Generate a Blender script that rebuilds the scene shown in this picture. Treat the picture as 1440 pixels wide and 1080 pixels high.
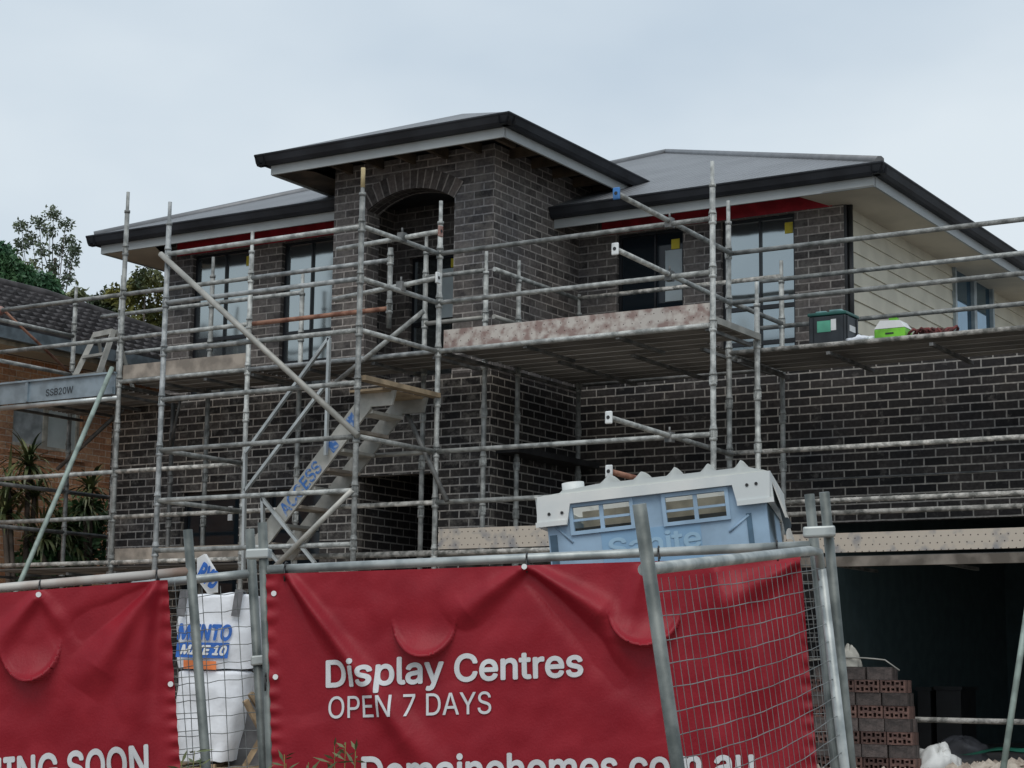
import bpy, bmesh, math, random
from mathutils import Vector, Matrix, noise
from mathutils.geometry import delaunay_2d_cdt
random.seed(7)
for o in list(bpy.data.objects): bpy.data.objects.remove(o)
S = bpy.context.scene
COL = S.collection
R = math.radians
CZ = 1.65                                   # eye height over the street

# ------------------------------------------------------------------ camera
FPX = 2635.66
_y, _p, _r = R(-31.7813), R(8.98174), R(0.75227)
FW = Vector((math.sin(_y)*math.cos(_p), math.cos(_y)*math.cos(_p), math.sin(_p)))
_R = Vector((math.cos(_y), -math.sin(_y), 0)); _U = _R.cross(FW)
RT = _R*math.cos(_r) + _U*math.sin(_r); UP = _U*math.cos(_r) - _R*math.sin(_r)
cd = bpy.data.cameras.new('camera'); cam = bpy.data.objects.new('camera', cd); COL.objects.link(cam)
cd.sensor_width = 36; cd.lens = FPX/1440*36; cd.clip_start = 0.1; cd.clip_end = 2000
M = Matrix((RT, UP, -FW)).transposed().to_4x4(); M.translation = (0, 0, CZ); cam.matrix_world = M
S.camera = cam
S.view_settings.view_transform = 'Standard'; S.view_settings.look = 'None'
S.view_settings.exposure = 0.0; S.view_settings.gamma = 1
S.render.engine = 'CYCLES'; S.cycles.max_bounces = 6; S.cycles.use_denoising = True

# ------------------------------------------------------------------ overcast sky and soft sun
SUN_EL, SUN_AZ = R(55), R(155)
W = bpy.data.worlds.new('World'); S.world = W; W.use_nodes = True
nt = W.node_tree; nt.nodes.clear()
out = nt.nodes.new('ShaderNodeOutputWorld'); bg = nt.nodes.new('ShaderNodeBackground')
sky = nt.nodes.new('ShaderNodeTexSky'); sky.sky_type = 'NISHITA'; sky.sun_disc = False
sky.sun_elevation = SUN_EL; sky.sun_rotation = SUN_AZ; sky.air_density = 1.5; sky.dust_density = 4
tc = nt.nodes.new('ShaderNodeTexCoord'); mp = nt.nodes.new('ShaderNodeMapping'); mp.inputs['Scale'].default_value = (1, 1, 2.2)
nz = nt.nodes.new('ShaderNodeTexNoise'); nz.inputs['Scale'].default_value = 1.9; nz.inputs['Detail'].default_value = 5; nz.inputs['Roughness'].default_value = .5
cr = nt.nodes.new('ShaderNodeValToRGB'); cr.color_ramp.elements[0].position = .33; cr.color_ramp.elements[1].position = .68
cr.color_ramp.elements[0].color = (5.0, 6.1, 7.3, 1); cr.color_ramp.elements[1].color = (7.8, 8.6, 9.2, 1)
mx = nt.nodes.new('ShaderNodeMix'); mx.data_type = 'RGBA'; mx.inputs[0].default_value = .9
nt.links.new(tc.outputs['Generated'], mp.inputs[0]); nt.links.new(mp.outputs[0], nz.inputs['Vector'])
nt.links.new(nz.outputs[0], cr.inputs[0]); nt.links.new(sky.outputs[0], mx.inputs[6]); nt.links.new(cr.outputs[0], mx.inputs[7])
nt.links.new(mx.outputs[2], bg.inputs[0]); nt.links.new(bg.outputs[0], out.inputs[0]); bg.inputs[1].default_value = .1
sd = bpy.data.lights.new('sun', 'SUN'); sd.energy = 1.35; sd.angle = R(40); sd.color = (1, .96, .9)
sun = bpy.data.objects.new('sun', sd); COL.objects.link(sun)
_d = Vector((math.sin(SUN_AZ)*math.cos(SUN_EL), math.cos(SUN_AZ)*math.cos(SUN_EL), math.sin(SUN_EL)))
sun.rotation_euler = _d.to_track_quat('Z', 'Y').to_euler()

# ------------------------------------------------------------------ surveying helpers: a sight line met with a known plane (eye = origin, z up)
def ray(x, y): return FW + RT*((x-720)/FPX) - UP*((y-540)/FPX)
def onY(x, y, Y): d = ray(x, y); return d*(Y/d.y)
def onX(x, y, X): d = ray(x, y); return d*(X/d.x)
def onZ(x, y, Z): d = ray(x, y); return d*(Z/d.z)

# ------------------------------------------------------------------ object helpers
def tag(o, label=None, cat=None, group=None, kind=None):
    if label: o['label'] = label
    if cat: o['category'] = cat
    if group: o['group'] = group
    if kind: o['kind'] = kind
    return o
def thing(name, label, cat, loc, group=None):
    o = bpy.data.objects.new(name, None); COL.objects.link(o); o.location = Vector(loc) + Vector((0, 0, CZ)); o.empty_display_size = .2
    return tag(o, label, cat, group)
def wloc(o):
    v = Vector((0, 0, 0))
    while o: v += o.location; o = o.parent
    return v

class MB:
    def __init__(s): s.v = []; s.f = []; s.uv = []; s.sm = []
    def face(s, pts, uv=None, smooth=False):
        b = len(s.v); s.v += [Vector(p) for p in pts]; s.f.append(list(range(b, b+len(pts)))); s.uv.append(uv); s.sm.append(smooth)
    def box(s, a, b):
        x0, y0, z0 = a; x1, y1, z1 = b
        x0, x1 = min(x0, x1), max(x0, x1); y0, y1 = min(y0, y1), max(y0, y1); z0, z1 = min(z0, z1), max(z0, z1)
        s.obox(Vector(((x0+x1)/2, (y0+y1)/2, (z0+z1)/2)), Vector(((x1-x0)/2, 0, 0)), Vector((0, (y1-y0)/2, 0)), Vector((0, 0, (z1-z0)/2)))
        return s
    def obox(s, c, X, Y, Z):
        c = Vector(c); q = lambda i, j, k: c + X*i + Y*j + Z*k
        for f in (((-1,-1,-1),(-1,1,-1),(1,1,-1),(1,-1,-1)), ((-1,-1,1),(1,-1,1),(1,1,1),(-1,1,1)), ((-1,-1,-1),(1,-1,-1),(1,-1,1),(-1,-1,1)),
                  ((1,1,-1),(-1,1,-1),(-1,1,1),(1,1,1)), ((-1,1,-1),(-1,-1,-1),(-1,-1,1),(-1,1,1)), ((1,-1,-1),(1,1,-1),(1,1,1),(1,-1,1))):
            s.face([q(*t) for t in f])
        return s
    def bar(s, a, b, w, h, up=Vector((0, 0, 1))):
        a, b = Vector(a), Vector(b); d = b-a; L = d.length; d.normalize(); sd_ = d.cross(up).normalized(); u = sd_.cross(d)
        return s.obox((a+b)/2, d*(L/2), sd_*(w/2), u*(h/2))
    def tube(s, a, b, r, n=10, r2=None, cap=True): return s.path([a, b], [r, r if r2 is None else r2], n, cap)
    def path(s, pts, rad, n=10, cap=True, jit=0):
        pts = [Vector(p) for p in pts]
        if not isinstance(rad, (list, tuple)): rad = [rad]*len(pts)
        base = len(s.v); prev = None
        for i, p in enumerate(pts):
            d = (pts[min(i+1, len(pts)-1)] - pts[max(i-1, 0)]).normalized()
            if prev is None: x = d.orthogonal().normalized()
            else: x = (prev - d*prev.dot(d)).normalized()
            prev = x; y = d.cross(x)
            for k in range(n):
                t = 2*math.pi*k/n; rr = rad[i]*(1+random.uniform(-jit, jit))
                s.v.append(p + (x*math.cos(t) + y*math.sin(t))*rr)
        for i in range(len(pts)-1):
            for k in range(n):
                a, b = base+i*n+k, base+i*n+(k+1) % n
                s.f.append([a, b, b+n, a+n]); s.uv.append(None); s.sm.append(True)
        if cap:
            s.f.append([base+k for k in range(n)][::-1]); s.uv.append(None); s.sm.append(False)
            e = base+(len(pts)-1)*n; s.f.append([e+k for k in range(n)]); s.uv.append(None); s.sm.append(False)
        return s
    def prism(s, poly, ext):
        ext = Vector(ext); P = [Vector(p) for p in poly]; Q = [p+ext for p in P]
        s.face(P[::-1]); s.face(Q)
        for i in range(len(P)):
            j = (i+1) % len(P); s.face([P[i], P[j], Q[j], Q[i]])
        return s
    def grid(s, fn, nu, nv, smooth=True, skip=None, uvf=None):
        base = len(s.v)
        for j in range(nv+1):
            for i in range(nu+1): s.v.append(Vector(fn(i/nu, j/nv)))
        for j in range(nv):
            for i in range(nu):
                if skip and skip(i/nu, j/nv, (i+1)/nu, (j+1)/nv): continue
                a = base+j*(nu+1)+i; s.f.append([a, a+1, a+nu+2, a+nu+1]); s.uv.append(None); s.sm.append(smooth)
        return s
    def build(s, name, m, parent=None, label=None, bevel=0, weld=False):
        off = wloc(parent) - Vector((0, 0, CZ)) if parent else Vector((0, 0, -CZ))
        me = bpy.data.meshes.new(name); me.from_pydata([v-off for v in s.v], [], s.f)
        ul = me.uv_layers.new(name='UVMap'); li = 0
        for fi, f in enumerate(s.f):
            if s.uv[fi]:
                for t in s.uv[fi]: ul.data[li].uv = t; li += 1
            else:
                p = [s.v[i] for i in f]; n = (p[1]-p[0]).cross(p[2]-p[0]) if len(p) > 2 else Vector((0, 0, 1))
                ax = max(range(3), key=lambda k: abs(n[k]))
                for q in p:
                    ul.data[li].uv = (q.y, q.z) if ax == 0 else (q.x, q.z) if ax == 1 else (q.x, q.y); li += 1
        me.polygons.foreach_set('use_smooth', s.sm); me.materials.append(m)
        if weld or bevel:
            b = bmesh.new(); b.from_mesh(me); bmesh.ops.remove_doubles(b, verts=b.verts, dist=1e-4)
            if bevel: bmesh.ops.bevel(b, geom=[e for e in b.edges if e.is_manifold and e.calc_face_angle(0) > .5], offset=bevel, segments=2, affect='EDGES', profile=.5)
            b.normal_update(); b.to_mesh(me); b.free()
        me.validate(); me.update()
        o = bpy.data.objects.new(name, me); COL.objects.link(o)
        if parent: o.parent = parent
        if label: o['label'] = label
        return o

# ------------------------------------------------------------------ materials
def mat(name, c, rough=.6, metal=0, var=.25, scale=6, c2=None, bump=0, bscale=40, spec=.5, mixlo=.4, mixhi=.6, trans=0, detail=4, rnd=0):
    m = bpy.data.materials.new(name); m.use_nodes = True; t = m.node_tree; b = t.nodes['Principled BSDF']
    b.inputs['Roughness'].default_value = rough; b.inputs['Metallic'].default_value = metal; b.inputs['Specular IOR Level'].default_value = spec
    if trans: b.inputs['Transmission Weight'].default_value = trans
    co = t.nodes.new('ShaderNodeTexCoord'); n = t.nodes.new('ShaderNodeTexNoise'); n.inputs['Scale'].default_value = scale; n.inputs['Detail'].default_value = detail
    t.links.new(co.outputs['Object'], n.inputs['Vector'])
    r = t.nodes.new('ShaderNodeValToRGB'); r.color_ramp.elements[0].position = mixlo; r.color_ramp.elements[1].position = mixhi
    if c2 is None: a_ = [x*(1-var) for x in c]; b_ = [min(1, x*(1+var)) for x in c]
    else: a_, b_ = c, c2
    r.color_ramp.elements[0].color = (*a_, 1); r.color_ramp.elements[1].color = (*b_, 1)
    t.links.new(n.outputs[0], r.inputs[0]); src = r.outputs[0]
    if rnd:
        oi = t.nodes.new('ShaderNodeObjectInfo'); mr_ = t.nodes.new('ShaderNodeMapRange'); mr_.inputs['To Min'].default_value = 1-rnd; mr_.inputs['To Max'].default_value = 1+rnd*.5; t.links.new(oi.outputs['Random'], mr_.inputs[0])
        hs = t.nodes.new('ShaderNodeHueSaturation'); t.links.new(mr_.outputs[0], hs.inputs['Value']); t.links.new(src, hs.inputs['Color']); src = hs.outputs[0]
    t.links.new(src, b.inputs['Base Color'])
    if bump:
        n2 = t.nodes.new('ShaderNodeTexNoise'); n2.inputs['Scale'].default_value = bscale; t.links.new(co.outputs['Object'], n2.inputs['Vector'])
        bp = t.nodes.new('ShaderNodeBump'); bp.inputs['Strength'].default_value = bump; bp.inputs['Distance'].default_value = .02
        t.links.new(n2.outputs[0], bp.inputs['Height']); t.links.new(bp.outputs[0], b.inputs['Normal'])
    return m

def brickmat(name, c1, c2, mortar, smear=.3, smearcol=(.3, .28, .26), bw=.24, bh=.086, ms=.0085, dust=0, sq=1):
    m = bpy.data.materials.new(name); m.use_nodes = True; t = m.node_tree; L = t.links.new; b = t.nodes['Principled BSDF']; b.inputs['Roughness'].default_value = .85
    b.inputs['Specular IOR Level'].default_value = .25
    uv = t.nodes.new('ShaderNodeTexCoord')
    # slight waviness of the courses
    wn = t.nodes.new('ShaderNodeTexNoise'); wn.inputs['Scale'].default_value = 9; L(uv.outputs['UV'], wn.inputs['Vector'])
    wa = t.nodes.new('ShaderNodeVectorMath'); wa.operation = 'MULTIPLY_ADD'; wa.inputs[1].default_value = (.006, .006, 0); L(wn.outputs['Color'], wa.inputs[0]); L(uv.outputs['UV'], wa.inputs[2])
    br = t.nodes.new('ShaderNodeTexBrick'); br.inputs['Scale'].default_value = 1; br.inputs['Brick Width'].default_value = bw; br.inputs['Row Height'].default_value = bh
    br.inputs['Mortar Size'].default_value = ms; br.inputs['Mortar Smooth'].default_value = .25; br.inputs['Color1'].default_value = (*c1, 1); br.inputs['Color2'].default_value = (*c2, 1)
    br.inputs['Mortar'].default_value = (*mortar, 1); br.offset = .5; L(wa.outputs[0], br.inputs['Vector'])
    # grain and blotches on the brick faces
    n1 = t.nodes.new('ShaderNodeTexNoise'); n1.inputs['Scale'].default_value = 26; n1.inputs['Detail'].default_value = 6; L(uv.outputs['UV'], n1.inputs['Vector'])
    m1 = t.nodes.new('ShaderNodeMix'); m1.data_type = 'RGBA'; m1.blend_type = 'OVERLAY'; m1.inputs[0].default_value = .75; L(br.outputs['Color'], m1.inputs[6]); L(n1.outputs[0], m1.inputs[7])
    # colour batches: whole patches of darker and browner bricks
    nb_ = t.nodes.new('ShaderNodeTexNoise'); nb_.inputs['Scale'].default_value = .9; nb_.inputs['Detail'].default_value = 3; L(uv.outputs['UV'], nb_.inputs['Vector'])
    rb = t.nodes.new('ShaderNodeValToRGB'); rb.color_ramp.elements[0].position = .35; rb.color_ramp.elements[1].position = .65; rb.color_ramp.elements[0].color = (.62, .64, .68, 1); rb.color_ramp.elements[1].color = (1.2, 1.13, 1.06, 1); L(nb_.outputs[0], rb.inputs[0])
    mb_ = t.nodes.new('ShaderNodeMix'); mb_.data_type = 'RGBA'; mb_.blend_type = 'MULTIPLY'; mb_.inputs[0].default_value = 1; L(m1.outputs[2], mb_.inputs[6]); L(rb.outputs[0], mb_.inputs[7]); m1 = mb_
    # mortar smears and splashes
    n2 = t.nodes.new('ShaderNodeTexNoise'); n2.inputs['Scale'].default_value = 5.5; n2.inputs['Detail'].default_value = 8; n2.inputs['Roughness'].default_value = .72; L(uv.outputs['UV'], n2.inputs['Vector'])
    r2 = t.nodes.new('ShaderNodeValToRGB'); r2.color_ramp.elements[0].position = .57 - dust*.14; r2.color_ramp.elements[1].position = .72 - dust*.05
    r2.color_ramp.elements[0].color = (0, 0, 0, 1); r2.color_ramp.elements[1].color = (smear, smear, smear, 1); L(n2.outputs[0], r2.inputs[0])
    m2 = t.nodes.new('ShaderNodeMix'); m2.data_type = 'RGBA'; L(r2.outputs[0], m2.inputs[0]); L(m1.outputs[2], m2.inputs[6]); m2.inputs[7].default_value = (*smearcol, 1)
    L(m2.outputs[2], b.inputs['Base Color'])
    iv = t.nodes.new('ShaderNodeMath'); iv.operation = 'SUBTRACT'; iv.inputs[0].default_value = 1; L(br.outputs['Fac'], iv.inputs[1])
    ad = t.nodes.new('ShaderNodeMath'); ad.operation = 'MULTIPLY_ADD'; ad.inputs[1].default_value = .35; L(n1.outputs[0], ad.inputs[0]); L(iv.outputs[0], ad.inputs[2])
    bp = t.nodes.new('ShaderNodeBump'); bp.inputs['Strength'].default_value = .7; bp.inputs['Distance'].default_value = .008; L(ad.outputs[0], bp.inputs['Height']); L(bp.outputs[0], b.inputs['Normal'])
    return m

def dotmat(name, c, c2, du, dv, rad, scale=7, lo=.42, hi=.6):
    m = mat(name, c, .75, 0, scale=scale, c2=c2, mixlo=lo, mixhi=hi, detail=8); t = m.node_tree; L = t.links.new; b = t.nodes['Principled BSDF']
    src = b.inputs['Base Color'].links[0].from_socket
    co = t.nodes.new('ShaderNodeTexCoord'); mpn = t.nodes.new('ShaderNodeMapping'); mpn.inputs['Scale'].default_value = (1/du, 1/dv, 1); L(co.outputs['UV'], mpn.inputs[0])
    sep = t.nodes.new('ShaderNodeSeparateXYZ'); L(mpn.outputs[0], sep.inputs[0])
    fl = t.nodes.new('ShaderNodeMath'); fl.operation = 'FLOOR'; L(sep.outputs[1], fl.inputs[0])
    hf = t.nodes.new('ShaderNodeMath'); hf.operation = 'MULTIPLY_ADD'; hf.inputs[1].default_value = .5; L(fl.outputs[0], hf.inputs[0]); L(sep.outputs[0], hf.inputs[2])
    fx = t.nodes.new('ShaderNodeMath'); fx.operation = 'FRACT'; L(hf.outputs[0], fx.inputs[0]); fy = t.nodes.new('ShaderNodeMath'); fy.operation = 'FRACT'; L(sep.outputs[1], fy.inputs[0])
    def sq(s, k):
        a = t.nodes.new('ShaderNodeMath'); a.operation = 'SUBTRACT'; a.inputs[1].default_value = .5; L(s, a.inputs[0])
        p = t.nodes.new('ShaderNodeMath'); p.operation = 'MULTIPLY'; L(a.outputs[0], p.inputs[0]); p.inputs[1].default_value = k
        q = t.nodes.new('ShaderNodeMath'); q.operation = 'POWER'; q.inputs[1].default_value = 2; ab = t.nodes.new('ShaderNodeMath'); ab.operation = 'ABSOLUTE'; L(p.outputs[0], ab.inputs[0]); L(ab.outputs[0], q.inputs[0]); return q.outputs[0]
    sm = t.nodes.new('ShaderNodeMath'); sm.operation = 'ADD'; L(sq(fx.outputs[0], du), sm.inputs[0]); L(sq(fy.outputs[0], dv), sm.inputs[1])
    lt = t.nodes.new('ShaderNodeMath'); lt.operation = 'LESS_THAN'; lt.inputs[1].default_value = rad*rad; L(sm.outputs[0], lt.inputs[0])
    mm = t.nodes.new('ShaderNodeMix'); mm.data_type = 'RGBA'; L(lt.outputs[0], mm.inputs[0]); L(src, mm.inputs[6]); mm.inputs[7].default_value = (.06, .045, .04, 1); L(mm.outputs[2], b.inputs['Base Color'])
    return m

galv = mat('galvanised_steel', (.2, .21, .205), .6, .25, c2=(.46, .475, .46), scale=11, bump=.4, bscale=50, detail=9, mixlo=.36, mixhi=.62, rnd=.4)
galv_blue = mat('galvanised_blue_grey', (.19, .205, .21), .6, .25, c2=(.38, .4, .405), scale=11, bump=.3, bscale=50, detail=8)
galv_dirty = mat('mortar_splashed_steel', (.2, .2, .185), .75, .1, c2=(.6, .58, .54), scale=13, bump=.6, bscale=45, detail=8, rnd=.4)
galv_dark = mat('weathered_dark_steel', (.1, .105, .105), .6, .3, c2=(.22, .22, .215), scale=7)
fence_steel = mat('fence_tube_steel', (.085, .1, .097), .55, .35, c2=(.2, .22, .21), scale=8, detail=7)
rail_steel = mat('fence_rail_steel', (.27, .3, .3), .45, .4, c2=(.47, .5, .49), scale=9)
wire_m = mat('fence_wire', (.2, .215, .215), .5, .4)
rust = mat('rusty_steel', (.17, .07, .045), .8, .1, c2=(.36, .19, .13), scale=8, detail=7)
rust_lite = mat('flaking_red_steel', (.24, .11, .09), .7, .1, c2=(.42, .3, .26), scale=9)
green_tube = mat('pale_green_tube', (.25, .31, .28), .6, .1, var=.25)
deck_m = mat('steel_deck', (.3, .29, .275), .6, .2, var=.15, scale=1.5, rnd=.4)
deck_pan_shade = mat('shaded_deck_pan', (.05, .048, .046), .8, .1, var=.15, scale=2)  # pan colour darkened to paint in the shadow between the plank lips
alu = mat('aluminium', (.5, .53, .53), .4, .55, var=.15)
alu_dull = mat('dull_aluminium', (.38, .38, .35), .6, .3, c2=(.52, .51, .47), scale=6, rnd=.4)
ply = mat('raw_ply', (.3, .23, .15), .8, var=.25)
tan_board = mat('tan_board', (.3, .26, .22), .8, var=.3, scale=5)
toe_mott = dotmat('mottled_toe_board', (.27, .19, .17), (.52, .48, .44), .09, .075, .0055, 9, .4, .58)
toe_pale = dotmat('pale_perforated_board', (.26, .255, .26), (.5, .44, .37), .068, .062, .0065, 6, .34, .5)
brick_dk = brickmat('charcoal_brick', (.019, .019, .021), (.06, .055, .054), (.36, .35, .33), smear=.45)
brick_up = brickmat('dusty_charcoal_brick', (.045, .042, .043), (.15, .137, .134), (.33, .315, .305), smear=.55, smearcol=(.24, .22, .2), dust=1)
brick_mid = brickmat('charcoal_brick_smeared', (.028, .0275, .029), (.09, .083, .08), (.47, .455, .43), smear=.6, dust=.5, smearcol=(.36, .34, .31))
brick_or = brickmat('orange_brick', (.5, .235, .125), (.74, .42, .25), (.74, .64, .53), smear=.25, smearcol=(.35, .27, .2), ms=.005)
soldier = brickmat('soldier_course', (.048, .043, .042), (.14, .12, .112), (.26, .24, .225), smear=.35, bw=.5, bh=.086, smearcol=(.2, .185, .17), dust=.6)
gutter_m = mat('dark_gutter', (.022, .024, .029), .6, 0, var=.3, scale=2, spec=.3)
fascia_m = mat('pale_fascia', (.38, .4, .4), .6, var=.06, scale=2)
soffit_m = mat('beige_soffit', (.56, .5, .4), .8, var=.08, scale=2)
soffit_wood = mat('bare_eave_framing', (.07, .05, .032), .8, var=.4, scale=4)
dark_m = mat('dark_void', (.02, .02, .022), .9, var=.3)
red_band_m = mat('red_lintel_paint', (.42, .02, .035), .5, var=.2)
frame_m = mat('black_window_frame', (.012, .013, .016), .35, var=.2)
cream_m = mat('cream_weatherboard', (.57, .53, .425), .7, var=.07, scale=3)
yellow_m = mat('yellow_sticker', (.62, .5, .03), .5, var=.1)
white_m = mat('white_paper', (.75, .76, .76), .6, var=.05)
pvc_red = mat('red_pvc_banner', (.235, .008, .0175), .48, 0, c2=(.29, .014, .025), scale=7, bump=.08, bscale=90, spec=.25, detail=9, mixlo=.35, mixhi=.7)
letter_m = mat('pale_lettering', (.62, .64, .66), .5, var=.05)
plastic_blue = mat('pale_blue_plastic', (.29, .42, .55), .5, 0, var=.12, scale=6, detail=7)
plastic_roof = mat('off_white_plastic', (.6, .64, .64), .45, 0, c2=(.74, .75, .72), scale=3)
roof_tr = mat('translucent_roof_plastic', (.66, .68, .65), .5, var=.06, scale=3)
_t = roof_tr.node_tree; _o = _t.nodes['Material Output']; _tl = _t.nodes.new('ShaderNodeBsdfTranslucent'); _tl.inputs[0].default_value = (.8, .78, .7, 1); _ms = _t.nodes.new('ShaderNodeMixShader'); _ms.inputs[0].default_value = .45
_t.links.new(_t.nodes['Principled BSDF'].outputs[0], _ms.inputs[1]); _t.links.new(_tl.outputs[0], _ms.inputs[2]); _t.links.new(_ms.outputs[0], _o.inputs[0])
blk = mat('black_plastic', (.015, .015, .016), .5, var=.2)
blue_faded = mat('faded_blue_paint', (.05, .16, .44), .7, c2=(.4, .44, .48), scale=22, mixlo=.5, mixhi=.68, detail=6)
blue_print = mat('blue_print', (.03, .14, .5), .6, var=.15, scale=14)
orange_print = mat('orange_print', (.72, .2, .06), .6, var=.2)
white_bag = mat('white_woven_bag', (.8, .82, .86), .65, 0, var=.1, scale=5, bump=.3, bscale=14)
glass = bpy.data.materials.new('window_glass'); glass.use_nodes = True
_b = glass.node_tree.nodes['Principled BSDF']; _b.inputs['Base Color'].default_value = (.36, .4, .41, 1); _b.inputs['Metallic'].default_value = .92; _b.inputs['Roughness'].default_value = .09
_gt = glass.node_tree; _gc = _gt.nodes.new('ShaderNodeTexCoord'); _gn = _gt.nodes.new('ShaderNodeTexNoise'); _gn.inputs['Scale'].default_value = 1.6; _gb = _gt.nodes.new('ShaderNodeBump'); _gb.inputs['Strength'].default_value = .25; _gb.inputs['Distance'].default_value = .02
_gt.links.new(_gc.outputs['Object'], _gn.inputs['Vector']); _gt.links.new(_gn.outputs[0], _gb.inputs['Height']); _gt.links.new(_gb.outputs[0], _b.inputs['Normal'])
glass_dk = bpy.data.materials.new('dark_window_glass'); glass_dk.use_nodes = True
_b = glass_dk.node_tree.nodes['Principled BSDF']; _b.inputs['Base Color'].default_value = (.012, .018, .024, 1); _b.inputs['Roughness'].default_value = .05; _b.inputs['Specular IOR Level'].default_value = .35
roof_m = mat('corrugated_roof_steel', (.2, .205, .215), .45, .3, var=.08, scale=1.5)
_t = roof_m.node_tree; _uv = _t.nodes.new('ShaderNodeTexCoord'); _w = _t.nodes.new('ShaderNodeTexWave'); _w.wave_type = 'BANDS'; _w.bands_direction = 'X'; _w.inputs['Scale'].default_value = 3.3
_bp = _t.nodes.new('ShaderNodeBump'); _bp.inputs['Strength'].default_value = .8; _bp.inputs['Distance'].default_value = .03
_t.links.new(_uv.outputs['UV'], _w.inputs['Vector']); _t.links.new(_w.outputs['Fac'], _bp.inputs['Height']); _t.links.new(_bp.outputs[0], _t.nodes['Principled BSDF'].inputs['Normal'])
tile_m = mat('charcoal_roof_tile', (.05, .046, .047), .75, var=.35, scale=5, spec=.25)
leaf_dk = mat('dark_green_leaves', (.025, .085, .035), .6, c2=(.1, .2, .08), scale=.8)
leaf_gum = mat('grey_green_leaves', (.07, .1, .06), .6, c2=(.17, .19, .09), scale=.6)
leaf_yel = mat('olive_leaves', (.03, .05, .018), .6, c2=(.2, .19, .04), scale=1.6)
leaf_strap = mat('strap_leaves', (.035, .06, .022), .45, c2=(.17, .19, .08), scale=4)
bark = mat('bark', (.1, .08, .065), .9, var=.4)
ground_m = mat('bare_earth', (.19, .155, .12), .95, c2=(.3, .26, .21), scale=3, bump=.8, bscale=25)
rubble_m = mat('pale_rubble', (.25, .2, .16), .95, c2=(.5, .44, .37), scale=8)
slab_m = mat('garage_slab', (.16, .16, .16), .9, var=.15)
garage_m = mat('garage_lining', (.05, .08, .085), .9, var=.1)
stack_plain = mat('stack_brick', (.05, .042, .04), .85, c2=(.1, .08, .075), scale=14, bump=.4, bscale=70, rnd=.4)
stack_red = mat('stack_brick_bed', (.085, .048, .042), .85, c2=(.15, .085, .07), scale=14, bump=.4, bscale=70, rnd=.4)

# ------------------------------------------------------------------ lettering: flat outlines, gridded fine enough to follow a surface
import os
try:
    _fp = os.path.join(bpy.utils.system_resource('DATAFILES'), 'fonts', 'Inter.woff2')
    FONT = bpy.data.fonts.load(_fp) if os.path.exists(_fp) else None
except Exception: FONT = None
text_w = {}
def text_tris(body, bold=0, cell=None):
    cu = bpy.data.curves.new('t', 'FONT'); cu.body = body; cu.size = 1; cu.offset = bold; cu.resolution_u = 4
    if FONT: cu.font = FONT
    cu.fill_mode = 'NONE'; o = bpy.data.objects.new('t', cu); COL.objects.link(o); dg = bpy.context.evaluated_depsgraph_get(); dg.update()
    me = bpy.data.meshes.new_from_object(o.evaluated_get(dg)); bpy.data.objects.remove(o); bpy.data.curves.remove(cu)
    P = [v.co.xy.copy() for v in me.vertices]; nb = {i: [] for i in range(len(P))}
    for e in me.edges: a, c = e.vertices; nb[a].append(c); nb[c].append(a)
    bpy.data.meshes.remove(me); xs = [p.x for p in P]; x0, x1 = min(xs), max(xs); text_w[body] = x1-x0
    segs = []; i = 0                                   # each outline is a run of consecutive vertices
    while i < len(P):
        k = i
        while k+1 < len(P) and (k+1) in nb[k]: k += 1
        segs += [(q, q+1) for q in range(i, k)]+([(k, i)] if k > i+1 else []); i = k+1
    V2, E2, F2, _a, _b2, _c = delaunay_2d_cdt(P, segs, [], 0, 1e-6)
    def wind(c):
        w = 0
        for a, d in segs:
            p, q = P[a], P[d]
            if (p.y <= c.y) != (q.y <= c.y):
                if p.x+(c.y-p.y)/(q.y-p.y)*(q.x-p.x) > c.x: w += 1 if q.y > p.y else -1
        return w
    b = bmesh.new(); bvs = [b.verts.new((p.x, p.y, 0)) for p in V2]
    for f in F2:
        if wind((V2[f[0]]+V2[f[1]]+V2[f[2]])/3):
            try: b.faces.new([bvs[q] for q in f])
            except ValueError: pass
    bmesh.ops.delete(b, geom=[v for v in b.verts if not v.link_faces], context='VERTS')
    bmesh.ops.triangulate(b, faces=b.faces[:])
    if cell:
        for ax, lo, hi in ((0, x0, x1), (1, -.3, 1.0)):
            t = lo + cell
            while t < hi:
                c = Vector((t, 0, 0)) if ax == 0 else Vector((0, t, 0)); n = Vector((1, 0, 0)) if ax == 0 else Vector((0, 1, 0))
                bmesh.ops.bisect_plane(b, geom=b.verts[:]+b.edges[:]+b.faces[:], plane_co=c, plane_no=n); t += cell
        bmesh.ops.triangulate(b, faces=b.faces[:])
    V = [((v.co.x-x0)/(x1-x0), v.co.y) for v in b.verts]; b.verts.index_update(); F = [[v.index for v in f.verts] for f in b.faces]; b.free()
    return V, F
CAP = (lambda V: max(t for _, t in V[0]))(text_tris('H'))      # cap height at size 1
def add_text(mb, body, place, bold=0, cell=None, lift=None):
    """place(s, t, layer): s runs 0..1 along the line, t is the height in cap heights; bold = stroke growth, laid as thin shifted layers"""
    V, F = text_tris(body, 0, cell); wid = text_w[body]
    sh = [(0, 0)]
    if bold: sh += [(bold*math.cos(k*math.pi/4), bold*math.sin(k*math.pi/4)) for k in range(8)]
    for n, (dx, dy) in enumerate(sh):
        base = len(mb.v)
        for s_, t in V:
            p = Vector(place(s_+dx/wid, (t+dy)/CAP)); mb.v.append(p+(lift*(n*.00025) if lift else Vector((0, 0, 0))))
        for f in F: mb.f.append([base+i for i in f]); mb.uv.append(None); mb.sm.append(False)

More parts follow.
